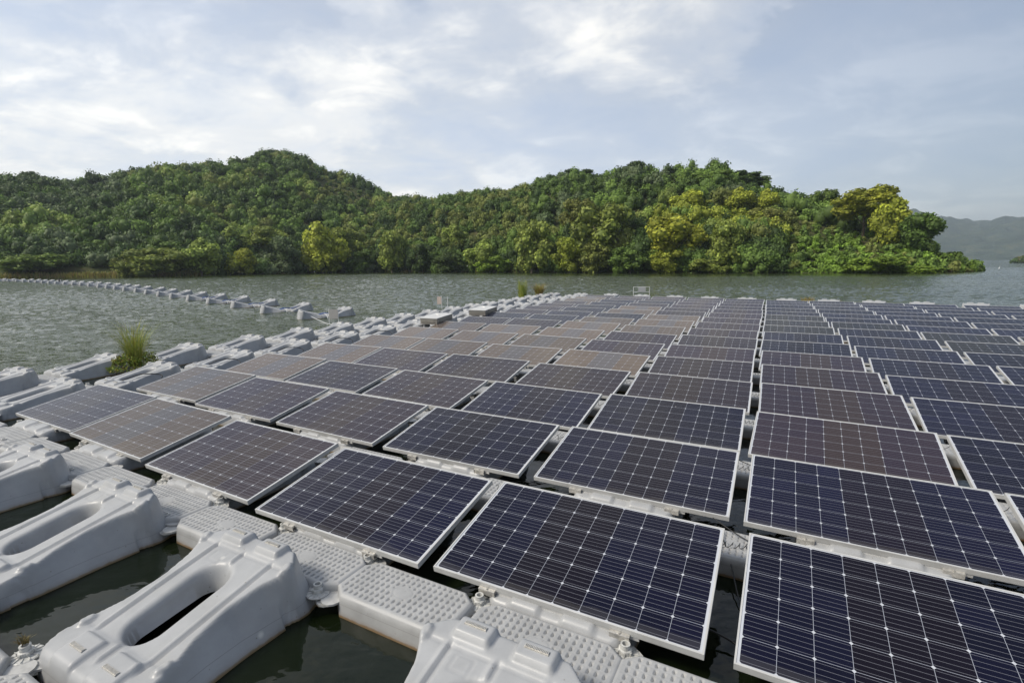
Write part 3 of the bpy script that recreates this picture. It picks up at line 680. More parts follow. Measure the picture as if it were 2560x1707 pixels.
cable([(ug-.24,v0+1.88,.23),(ug-.04,v0+1.86,.17),(ug+.12,v0+1.78,.16),(ug+.18,v0+1.74,.2)], .0045, 'straight black cable over the second treaded float in the straight gap')
for r in range(1, 9):       # the string cable lying over the inner bare floats
    if r in (6, 8): continue
    u, v = lat(0, r); k = jit(.05)
    cable([(u+.16,v-.75,.21),(u+.25,v-.60+k,.275),(u+.37,v-.42,.28),(u+.50,v-.33+k,.24),(u+.66,v-.42,.16),(u+.95,v-.62,.16)], .0085, f'black cable draped over the inner bare float beside the {row_name(r)}')

def steel_box(cx, cy, w, d, h, z0, tilt, lbl):
    root = bpy.data.objects.new('steel_box', None); COL.objects.link(root); root.location = (cx, cy, z0); root.rotation_euler = (tilt, 0, TH+rad(4))
    tag(root, lbl, 'junction box', 'steel boxes on the bare floats')
    mb = MB(); w2, d2 = w/2, d/2
    mb.box(-w2, w2, -d2, d2, 0, h-.012)
    for k in range(20): x = -w2+.05+k*(w-.1)/20; mb.box(x, x+.012, -d2-.006, -d2, .02, .085)
    for k in range(20): y = -d2+.05+k*(d-.1)/20; mb.box(w2, w2+.006, y, y+.012, .02, .085)
    link('housing', mb.mesh('housing', M_BOX), root)
    mb = MB(); mb.box(-w2-.018, w2+.018, -d2-.018, d2+.018, h-.012, h+.006); link('lid', mb.mesh('lid', M_LID), root)
    mb = MB(); mb.tube(smooth_path([(-.06,.05,h+.006),(-.05,.05,h+.035),(.05,.05,h+.035),(.06,.05,h+.006)], 4), .006, 6); link('handle', mb.mesh('handle', M_ALU), root)
    mb = MB()
    for a, b_ in ((-1,-1),(1,-1),(-1,1),(1,1)): mb.box(a*(w2-.06)-.02, a*(w2-.06)+.02, b_*(d2-.1)-.02, b_*(d2-.1)+.02, -.16, 0)
    link('leg', mb.mesh('leg', M_ALU), root)
steel_box(-2.36, 15.82, .60, .92, .19, .34, rad(4), 'brushed steel box with white lid, nearer one of the two')
steel_box(-1.04, 18.42, .66, .95, .19, .34, rad(4), 'brushed steel box with white lid, farther one of the two')

def bar(mb, p, q, r_): mb.tube([p, q], r_, 6)
def sign(lbl, loc, rz, posts, board, hgt, bmat, bars=(), pr=.011):
    root = bpy.data.objects.new('warning_sign', None); COL.objects.link(root); root.location = loc; root.rotation_euler = (0, 0, rz); tag(root, lbl, 'sign', 'small signs on the floats')
    for x in posts:
        mb = MB(); bar(mb, (x,0,0), (x,0,hgt), pr); link('post', mb.mesh('post', M_POST), root)
    for z in bars:
        mb = MB(); bar(mb, (posts[0],0,z), (posts[-1],0,z), pr); link('crossbar', mb.mesh('crossbar', M_POST), root)
    x0, x1, z0, z1 = board; mb = MB(); mb.box(x0, x1, -.016, -.012, z0, z1); link('board', mb.mesh('board', bmat), root)
sign('small grey square sign on two white posts at the outer edge near the barrier', (-5.97, 16.85, .18), 0, (-.15, .16), (-.145, .155, .17, .49), .50, M_BOARD)
sign('pinkish board hanging off one of two thin white posts, near the steel boxes', (-2.87, 21.7, .22), rad(-10), (-.14, .12), (-.34, -.15, .21, .53), .54, M_BOARDP, pr=.013)
sign('blank board in a white tube frame standing at the back edge of the array', (7.42, 28.9, .18), rad(3), (-.47, .46), (-.20, .23, .28, .56), .575, M_LID, bars=(.56, .28), pr=.015)

# floating barrier: pairs of the same floats lashed nose to nose
BV = [((-8.58,20.24),(-7.62,20.75),(-6.95,21.65)),((-11.45,22.85),(-10.40,23.35),(-9.75,24.25)),((-14.45,25.9),(-13.45,26.45),(-12.80,27.35)),((-17.40,28.8),(-16.4,29.3),(-15.8,30.2)),
 ((-20.3,31.6),(-19.3,32.1),(-18.8,33.0)),((-23.1,34.2),(-22.1,34.7),(-21.6,35.6)),((-25.9,37.0),(-24.9,37.5),(-24.4,38.4)),((-28.8,39.8),(-27.8,40.3),(-27.4,41.2)),((-31.9,42.9),(-30.9,43.4),(-30.5,44.3)),
 ((-34.9,45.7),(-34.0,46.2),(-33.7,47.1)),((-38.0,48.6),(-37.1,49.1),(-36.9,50.0)),((-41.0,51.4),(-40.1,51.9),(-39.9,52.8)),((-44.1,54.2),(-43.2,54.7),(-43.1,55.6))]
for x, y in [(-47.4,57.1),(-50.6,59.8),(-53.5,62.1),(-56.4,64.2),(-59.3,66.3),(-62.2,68.5),(-65.2,70.8),(-68.4,73.3),(-71.4,75.5),(-74.4,77.7),(-77.4,79.7),(-80.6,81.6),(-83.8,83.3),(-87.2,85.2)]:
    BV.append(((x-.1, y),(x+.8, y+.5),(x+1.0, y+1.4)))
for i, (a, j, b_) in enumerate(BV):
    for k, e in enumerate((a, b_)):
        d = np.array(e)-np.array(j); d /= np.linalg.norm(d); rz = math.atan2(-d[0], d[1])
        n_ = 'nearest' if i == 0 else f'{ORD[i+1]} nearest'
        o = place_main('barrier_float', f'{"left half with blunt end" if k == 0 else "right half pointing away"} of the {n_} float pair in the curved barrier', 'barrier float', 'paired floats of the floating barrier', j[0]+d[0]*.02, j[1]+d[1]*.02, rz+rad(jit(2)), -.075+jit(.01), detail=False)
        o.rotation_euler = (rad(4.5), 0, rz+rad(jit(2)))
    if i < 5:
        jx, jy = j; mb = MB(); mb.tube(smooth_path([(jx-.35,jy-.1,.12),(jx-.1,jy-.12,.20),(jx+.1,jy+.05,.17),(jx+.28,jy+.30,.20),(jx+.36,jy+.2,.05)]), .016, 6)
        mb.tube(smooth_path([(jx-.30,jy-.26,.10),(jx-.02,jy-.20,.19),(jx+.2,jy-.02,.18),(jx+.4,jy+.1,.03)]), .014, 6)
        tag(link('lashing_rope', mb.mesh('lashing_rope', M_ROPE, True)), f'blue rope lashing the {"nearest" if i == 0 else ORD[i+1]+" nearest"} pair of barrier floats together', 'rope', 'blue ropes of the barrier')
        mb = MB(); mb.tube(smooth_path([(jx-.05,jy-.16,.20),(jx+.12,jy-.35,.10),(jx+.22,jy-.5,.0)]), .010, 5)
        tag(link('rope_end', mb.mesh('rope_end', M_ROPEW, True)), f'white rope end hanging into the water at the {"nearest" if i == 0 else ORD[i+1]+" nearest"} barrier pair', 'rope', 'white rope ends of the barrier')
mb = MB(); mb.tube(smooth_path([(-8.1,20.2,.12),(-7.3,19.2,.02),(-6.5,18.0,.03),(-5.9,17.3,.16)]), .010, 5); tag(link('mooring_rope', mb.mesh('mooring_rope', M_ROPEW, True)), 'thin pale rope from the nearest barrier pair to the array edge', 'rope')

# ------------------------------------------------------------------ grass growing on the floats
def blades(n, H_, spread, lean, w, cols, base_r):
    V, F, C = [], [], []
    for i in range(n):
        a = random.uniform(0, 2*math.pi); rr = base_r*math.sqrt(random.random()); bx, by = rr*math.cos(a), rr*math.sin(a)
        h = H_*random.uniform(.45, 1.); a2 = a+random.gauss(0, .7); ln = lean*random.uniform(.15, 1.)*h; ww = w*random.uniform(.6, 1.2); px_, py_ = -math.sin(a2), math.cos(a2)
        ca, cb = random.choice(cols), random.choice(cols); b0 = len(V); K = 5
        for k in range(K+1):
            s = k/K; x = bx+math.cos(a2)*ln*s**2.0; y = by+math.sin(a2)*ln*s**2.0; z = h*(s-.28*lean*s**2.6); q = ww*(1-s)**.7*.5+.0006
            V += [(x-px_*q, y-py_*q, z), (x+px_*q, y+py_*q, z)]; cc = [ca[t_]*(1-s)+cb[t_]*s for t_ in range(3)]; C += [cc, cc]
        F += [(b0+2*k, b0+2*k+1, b0+2*k+3, b0+2*k+2) for k in range(K)]
    return np.array(V), np.array(F), np.array(C)
def leaflets(n, fn, size, cols):
    P_ = np.array([fn() for _ in range(n)]); V, F, C = [], [], []
    for p in P_:
        nrm = rng.normal(size=3)+np.array([0,0,1.0]); nrm /= np.linalg.norm(nrm); a = np.cross(nrm, rng.normal(size=3)); a /= np.linalg.norm(a); b_ = np.cross(nrm, a); s = size*rng.uniform(.6, 1.3)
        k = len(V); V += [p-a*s, p-b_*s*.6, p+a*s, p+b_*s*.6]; F.append((k, k+1, k+2, k+3)); c = random.choice(cols); C += [c]*4
    return np.array(V), np.array(F), np.array(C)
GREEN = [(.10,.17,.03),(.16,.24,.05),(.22,.28,.07),(.07,.13,.02)]; YEL = [(.34,.36,.07),(.40,.38,.09),(.26,.33,.06)]; BRN = [(.30,.20,.08),(.38,.25,.11),(.22,.13,.05)]
def clump(lbl, loc, parts):
    root = bpy.data.objects.new('grass_clump', None); COL.objects.link(root); root.location = loc; tag(root, lbl, 'grass clump', 'plants growing on the floats')
    for nm, (V, F, C) in parts: o = link(nm, fast_mesh(nm, V, F, M_LEAF, C), root)
    return root
cx, cy = uv2w(-11.50, 5.22)
def creep():
    a = random.uniform(0, 2*math.pi); q = math.sqrt(random.random()); p = np.array([q*math.cos(a)*.42, q*math.sin(a)*.40, 0]); e = max(0, 1-q)
    return np.array([p[0]*1.0+p[1]*.3, p[1], .02+.26*e**.7*random.random()+.10*random.random()-.10*(q > .8)])
clump('tall green grass clump with yellow creeping leaves between the outer floats on the left', (cx, cy, .15),
      [('tall_blades', blades(260, 1.12, .3, .62, .009, GREEN+YEL+YEL, .11)), ('seed_stalks', blades(70, 1.25, .3, .8, .008, YEL+BRN[:1], .14)), ('creeping_leaves', leaflets(2600, creep, .021, YEL+GREEN+[(.30,.30,.04),(.10,.06,.03)]))])
o_ = clump('thin upright yellow green grass tuft at the far left edge, left of the round one', (*uv2w(-13.25, 25.8), .14), [('tall_blades', blades(260, 1.25, .2, .22, .020, YEL+GREEN[1:3], .24))])
clump('round bushy rust and green grass tuft at the far left edge of the array', (*uv2w(-12.9, 27.3), .16), [('tall_blades', blades(420, 1.15, .3, .85, .020, BRN+YEL+BRN+GREEN[1:2], .20))])
clump('faint rust brown grass tuft behind the farthest row, right of the straight gap', (15.0, 25.6, .05), [('tall_blades', blades(200, .36, .3, .5, .012, BRN+BRN+YEL, .30))])
clump('low yellow brown grass tuft behind the farthest row, rightmost tuft', (15.9, 24.9, .05), [('tall_blades', blades(200, .24, .3, .9, .012, BRN+YEL, .28))])
clump('small tangle of dead weed on the pin in the bottom left corner', (*uv2w(-3.43, .88), .165), [('dry_stems', blades(60, .05, .3, .9, .004, [(.10,.07,.03),(.14,.12,.05)], .022))])

# ------------------------------------------------------------------ hills and forest
def interp(x, P_): return float(np.interp(x, [p[0] for p in P_], [p[1] for p in P_]))
D2 = 1.0884
skyL = [(-300,430),(0,437),(109,443),(217,455),(261,446),(326,435),(370,420),(435,423),(479,417),(544,412),(609,403),(653,384),(697,380),(740,385),(784,399),(827,424),(871,437),(925,457),(980,478),(1023,491),(1100,500),(1180,520),(1260,545),(1400,600)]
skyR = [(840,640),(900,560),(960,520),(1023,496),(1088,489),(1175,473),(1306,461),(1350,450),(1415,428),(1480,436),(1524,424),(1578,412),(1633,420),(1698,418),(1763,415),(1828,430),(1894,455),(1959,478),(2024,492),(2090,520),(2150,520),(2242,530),(2286,560),(2318,595),(2340,622),(2394,645),(2425,665),(2450,682)]
def hill_fn(x, t_, sky, depth, canopy, left, seed):
    az = azim(x); d0 = interp(x, shore)+(depth[2] if len(depth) > 2 else 0); dr = d0+interp(x, depth[0]); y = interp(x, sky)
    Hr = max(.2, CAM_H+dr*tan_el(x, y)-canopy(x)); s = t_ if t_ <= 1 else 2-t_
    s = max(s, 0.); h = Hr*(math.sin(s*math.pi/2)**depth[1]); r_ = d0+(dr-d0)*t_
    return az, r_, h
DL = ([(-300,110),(450,130),(700,135),(1100,90),(1400,60)], 1.05); DR = ([(840,20),(1000,50),(1300,60),(1600,55),(2000,45),(2300,28),(2400,14),(2470,6)], .95)
canL = lambda x: 5.4
canR = lambda x: 4.2 if x < 2240 else max(.4, 4.2-(x-2240)/190*3.8)
def noise2(x, y):
    return (math.sin(x*.11+y*.07)+math.sin(x*.053-y*.13+1.3)+math.sin(x*.19+.4)+math.sin(y*.17+x*.02+2.))*.25
def terrain(name, xs, sky, dep, can, mat_, tmax=1.6):
    V = []; ts = np.concatenate([np.linspace(-.03, 1, 26), np.linspace(1.05, tmax, 8)]); nx = len(xs)
    for x in xs:
        for t_ in ts:
            az, r_, h = hill_fn(x, max(t_, 0), sky, dep, can, 0, 0)
            if t_ < 0: r_ -= 3.5; h = -.6
            X, Y = r_*math.sin(az), r_*math.cos(az); V.append((X, Y, h+noise2(X, Y)*min(1.2, max(h, 0)*.12)))
    n = len(ts); i = np.arange(nx*n).reshape(nx, n); F = np.stack([i[:-1,:-1], i[1:,:-1], i[1:,1:], i[:-1,1:]], -1).reshape(-1, 4)
    o = link(name, fast_mesh(name, np.array(V), F, mat_, smooth=True)); tag(o, kind='structure'); return o
m_, t, b = mat('hill_ground', (.06,.06,.03), .95)
g = N(t, 'ShaderNodeNewGeometry'); n_ = N(t, 'ShaderNodeTexNoise', i_Scale=.25, i_Detail=8., i_Roughness=.65); L(t, g.outputs['Position'], n_.inputs['Vector'])
L(t, ramp(t, n_.outputs[0], [(.35, (.022,.030,.010)), (.5, (.050,.060,.020)), (.68, (.085,.075,.040))]), b.inputs['Base Color']); b.inputs['Specular IOR Level'].default_value = .1
M_HILL = m_
terrain('left_hill', np.arange(-300, 1401, 20), skyL, DL, canL, M_HILL)
terrain('right_hill', np.arange(840, 2471, 15), skyR, DR, canR, M_HILL)

def crown_quads(n, lobes, size, jitter=.45, flat=.8):
    """leaf clumps over the surface of several lobes; lobes: (cx,cy,cz,r). returns quad centres, axes"""
    lob = np.array(lobes); w = lob[:,3]**2; k = rng.choice(len(lob), n, p=w/w.sum())
    d = rng.normal(size=(n, 3)); d[:,2] += .35; d /= np.linalg.norm(d, axis=1)[:,None]
    rr = lob[k,3]*rng.uniform(.72, 1.08, n)
    P_ = lob[k,:3]+d*rr[:,None]*np.array([1, 1, flat])
    nr = d+rng.normal(size=(n, 3))*jitter; nr /= np.linalg.norm(nr, axis=1)[:,None]
    a = np.cross(nr, rng.normal(size=(n, 3))); a /= np.linalg.norm(a, axis=1)[:,None]; b_ = np.cross(nr, a)
    s = size*rng.uniform(.55, 1.25, n)[:,None]
    V = np.stack([P_-a*s*.5-b_*s*.32, P_+a*s*.5-b_*s*.32, P_+a*s*.42+b_*s*.38, P_-a*s*.42+b_*s*.38], 1)
    return V, k
def make_lobes(n, sx, sy, sz, r0, z0=.5):
    out = []
    for i in range(n):
        for _ in range(40):
            p = rng.uniform(-1, 1, 3)
            if np.dot(p, p) < 1: break
        out.append((p[0]*sx*.62, p[1]*sy*.62, z0+p[2]*sz*.62, r0*rng.uniform(.7, 1.25)))
    return out
# icosphere core (keeps the sky from showing through the middle of a crown)
def core(lobes, k=.78, flat=.8):
    V, F = [], []; n1, n2_ = 6, 8
    for cx_, cy_, cz_, r_ in lobes:
        b0 = len(V)
        for i in range(n1+1):
            for j in range(n2_):
                th_ = math.pi*i/n1; ph = 2*math.pi*j/n2_; V.append((cx_+k*r_*math.sin(th_)*math.cos(ph), cy_+k*r_*math.sin(th_)*math.sin(ph), cz_+k*flat*r_*math.cos(th_)))
        F += [(b0+i*n2_+j, b0+(i+1)*n2_+j, b0+(i+1)*n2_+(j+1)%n2_, b0+i*n2_+(j+1)%n2_) for i in range(n1) for j in range(n2_)]
    return np.array(V), np.array(F)
PAL = {'dark': (.060,.098,.026), 'mid': (.100,.158,.034), 'fresh': (.140,.215,.042), 'olive': (.170,.198,.050), 'grey': (.125,.165,.075), 'yellow': (.27,.31,.042), 'light': (.215,.28,.062), 'bright': (.17,.27,.038), 'brown': (.145,.130,.060)}

def forest(name, label, specs):
    """specs: list of (x,y,z,w,h,color,nquads,size,nlobes)"""
    VV, FF, CC = [], [], []; off = 0
    for (x, y, z, w_, h_, c, nq, sz, nl) in specs:
        lb = make_lobes(nl, .5, .5, .42, .27 if nl < 8 else .20); V, k = crown_quads(nq, lb, sz/w_, .5, 1.)
        lobtint = rng.uniform(.82, 1.22, nl)
        a = rng.uniform(0, 6.28); ca, sa = math.cos(a), math.sin(a)
        P_ = V.reshape(-1, 3); X = (P_[:,0]*ca-P_[:,1]*sa)*w_+x; Y = (P_[:,0]*sa+P_[:,1]*ca)*w_+y; Z = P_[:,2]*h_+z
        VV.append(np.c_[X, Y, Z]); n = len(P_)
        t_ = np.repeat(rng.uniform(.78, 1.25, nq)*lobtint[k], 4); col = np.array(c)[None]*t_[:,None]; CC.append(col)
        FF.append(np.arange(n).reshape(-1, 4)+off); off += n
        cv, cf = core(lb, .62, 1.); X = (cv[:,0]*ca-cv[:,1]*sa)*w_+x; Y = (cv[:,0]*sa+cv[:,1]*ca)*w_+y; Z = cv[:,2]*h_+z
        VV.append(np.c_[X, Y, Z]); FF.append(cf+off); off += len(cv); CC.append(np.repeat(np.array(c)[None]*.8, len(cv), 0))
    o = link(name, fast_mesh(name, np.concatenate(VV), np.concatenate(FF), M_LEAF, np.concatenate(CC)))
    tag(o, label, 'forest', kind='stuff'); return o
def scatter(sky, dep, can, x0, x1, step, tmax, colf, wf, qf, t0=.0):
    specs = []; x = x0
    for _ in range(200000):
        if x > x1: break
        az, r0_, _h = hill_fn(x, 0, sky, dep, can, 0, 0); az, r1_, _h = hill_fn(x, tmax, sky, dep, can, 0, 0)
        r_ = r0_+(r1_-r0_)*t0
        while r_ < r1_:
            t_ = (r_-r0_)/max(1e-3, (r1_-r0_))*tmax; xx = x+rng.uniform(-.5, .5)*step/(r_*.0008)*.8
            w_ = wf(xx, t_); 
            if w_ > 0:
                az, rr, h = hill_fn(xx, min(t_+rng.uniform(-.02, .02), 1.95), sky, dep, can, 0, 0)
                X, Y = rr*math.sin(az), rr*math.cos(az); c, nq, sz, nl = colf(xx, t_, X, Y, w_)
                specs.append((X, Y, h-.25*w_, w_*rng.uniform(.9, 1.2), w_*rng.uniform(.95, 1.3), c, nq, sz, nl))
            r_ += step*rng.uniform(.8, 1.2)
        x += step/(((r0_+r1_)/2)*.00075)
    return specs
def pick(*ks):
    k = ks[int(rng.integers(len(ks)))]; c = np.array(PAL[k])*rng.uniform(.88, 1.42); return tuple(c)
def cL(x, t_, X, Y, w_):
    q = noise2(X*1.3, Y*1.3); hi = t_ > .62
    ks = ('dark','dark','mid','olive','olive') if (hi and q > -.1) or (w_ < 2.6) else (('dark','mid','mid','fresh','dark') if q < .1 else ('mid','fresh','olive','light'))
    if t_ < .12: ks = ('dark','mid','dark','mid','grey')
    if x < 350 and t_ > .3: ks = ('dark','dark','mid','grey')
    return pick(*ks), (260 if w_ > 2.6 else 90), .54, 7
def wL(x, t_):
    patch = noise2(x*.12, t_*90) > .12 and .42 < t_ < .98
    if x < 530 and t_ < .05: return 0
    return rng.uniform(1.3, 2.4) if patch else rng.uniform(2.6, 5.0)*(1.55 if rng.random() < .22 else 1)
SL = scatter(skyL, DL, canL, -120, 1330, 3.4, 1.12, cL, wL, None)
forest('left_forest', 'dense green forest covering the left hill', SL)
def cR(x, t_, X, Y, w_):
    q = noise2(X*1.7, Y*1.7)
    if x > 1960 and t_ < .55: return pick('bright','fresh','mid','olive'), 120, .42, 5
    if t_ < .16 and x < 1960: return pick('mid','dark','fresh','dark','olive'), 800, .36, 12
    if 1600 < x < 1960 and t_ < .40: return pick('yellow','light','olive','fresh','dark'), 520, .38, 9
    if x < 1330: return pick('dark','olive','mid','mid','olive'), 300, .42, 7
    ks = ('mid','fresh','dark','mid') if q > -.15 else ('dark','dark','mid','grey')
    return pick(*ks), 380, .40, 8
def wR(x, t_):
    if x > 2240: return rng.uniform(1.5, 2.8) if (t_ < .5 or x > 2320) else rng.uniform(2.5, 4.2)
    if x > 1960 and t_ < .50: return rng.uniform(1.3, 2.6)
    if t_ < .16: return rng.uniform(4.2, 7.5)
    if x < 1330: return rng.uniform(2.6, 4.6)
    return rng.uniform(2.4, 4.8)*(1.6 if rng.random() < .2 else 1)
SR = scatter(skyR, DR, canR, 880, 2452, 2.7, 1.15, cR, wR, None)
forest('right_forest', 'dense green forest covering the right hill', SR)
# low scrub at the water on the right point
SB = []
for x in np.arange(1930, 2452, 7):
    for t_ in (.0, .05, .11, .18, .26):
        xx = x+rng.uniform(-6, 6); az, r_, h = hill_fn(xx, t_, skyR, DR, canR, 0, 0); w_ = rng.uniform(1.1, 2.1)*(1 if x < 2330 else .75)
        SB.append((r_*math.sin(az), r_*math.cos(az), h-.25, w_, w_*.75, pick(*(('bright','fresh','bright') if 1960 < xx < 2330 else ('mid','olive','brown','fresh'))), 110, .34, 5))
forest('shore_scrub', 'low bright green scrub along the right shore', SB)
# reeds along the left bank
V_, F_, C_ = [], [], []; off = 0
for i in range(900):
    x = rng.uniform(-60, 520) if i < 760 else rng.uniform(880, 1300); az = azim(x); r_ = interp(x, shore)+rng.uniform(-1.5, 2.2); X, Y = r_*math.sin(az), r_*math.cos(az)
    V, F, C = blades(9, rng.uniform(.9, 2.0), .3, .5, .16, BRN[:2]+YEL[:2]+[(.16,.15,.05),(.12,.16,.04)], .8)
    V = V+np.array([X, Y, -.1]); V_.append(V); F_.append(F+off); C_.append(C*.95); off += len(V)
tag(link('bank_reeds', fast_mesh('bank_reeds', np.concatenate(V_), np.concatenate(F_), M_LEAF, np.concatenate(C_))), 'rusty and yellow reeds along the left bank', 'reeds', kind='stuff')

# individual trees
def crown_mesh(name, n, nl, shape, size):
    lb = []
    for i in range(nl):
        z = rng.uniform(.14, .86); prof = {'tall': .34*math.sin(math.pi*min(z*.85+.12, 1))**.6, 'round': .36*math.sin(math.pi*z)**.5, 'wide': .42*math.sin(math.pi*(z*.8+.1))**.7}[shape]
        a = rng.uniform(0, 6.28); q = prof*math.sqrt(rng.random()); lb.append((q*math.cos(a), q*math.sin(a), z, rng.uniform(.10, .185)))
    lb += [(0, 0, .3, .2), (0, 0, .5, .22), (0, 0, .7, .17)]
    V, k = crown_quads(n, lb, size, .55, 1.0); lt = rng.uniform(.72, 1.35, len(lb)); C = np.repeat(rng.uniform(.65, 1.4, n)*lt[k], 4)
    C = np.stack([C*rng.uniform(.95, 1.1), C, C*.9], 1); P_ = V.reshape(-1, 3); F = np.arange(len(P_)).reshape(-1, 4)
    cv, cf = core(lb, .74, 1.0)
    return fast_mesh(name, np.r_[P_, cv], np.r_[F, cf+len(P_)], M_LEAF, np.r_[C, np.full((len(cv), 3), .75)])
CROWNS = [crown_mesh('crown', 3600, 24, s, .050) for s in ('tall','round','wide','tall','round','wide')]
def trunk_mesh():
    mb = MB(); mb.tube(smooth_path([(0,0,-.1),(.01,.01,.25),(-.02,.0,.5),(.01,0,.85)], 4), list(np.linspace(.035, .010, 13)), 7)
    for k in range(6):
        a = rng.uniform(0, 6.28); z = rng.uniform(.18, .5); mb.tube([(0,0,z),(.12*math.cos(a),.12*math.sin(a),z+.12),(.27*math.cos(a),.27*math.sin(a),z+.30)], [.018,.012,.005], 5)
    return mb.mesh('trunk', M_BARK, True)
TRUNK = trunk_mesh()
def tree(lbl, x0, x1, ytop, tone, sky='R', back=0., lift=0., shape=None, name='broadleaf_tree', cat='tree', grp='trees along the shore', dim=1.0):
    xc = (x0+x1)/2; hf = (lambda xx, tt: hill_fn(xx, tt, skyR, DR, canR, 0, 0)) if sky == 'R' else (lambda xx, tt: hill_fn(xx, tt, skyL, DL, canL, 0, 0))
    az, r_, h = hf(xc, back); 
    if back == 0: h = 0.0; r_ -= 2.6
    w_ = (x1-x0)/FPX*r_*1.22; top = CAM_H+r_*tan_el(xc, ytop); ht = max(1.0, top-h)
    root = bpy.data.objects.new(name, None); COL.objects.link(root); root.location = (r_*math.sin(az), r_*math.cos(az), h-.1); root.rotation_euler = (0, 0, rng.uniform(0, 6.28))
    ci = int(rng.integers(6)) if shape is None else {'tall': 0, 'round': 1, 'wide': 2}[shape]+3*int(rng.integers(2))
    o = link('crown', CROWNS[ci], root); o.scale = (w_, w_, ht*(1-lift)*1.02); o.location.z = ht*lift-.15*(lift == 0); c = PAL[tone]; f = rng.uniform(.9, 1.15)*dim; o.color = (c[0]*f, c[1]*f, c[2]*f, 1)
    tr = link('trunk', TRUNK, root); tr.scale = (max(w_*.8, ht*.5), max(w_*.8, ht*.5), ht*.95)
    tag(root, lbl, cat, grp); return root
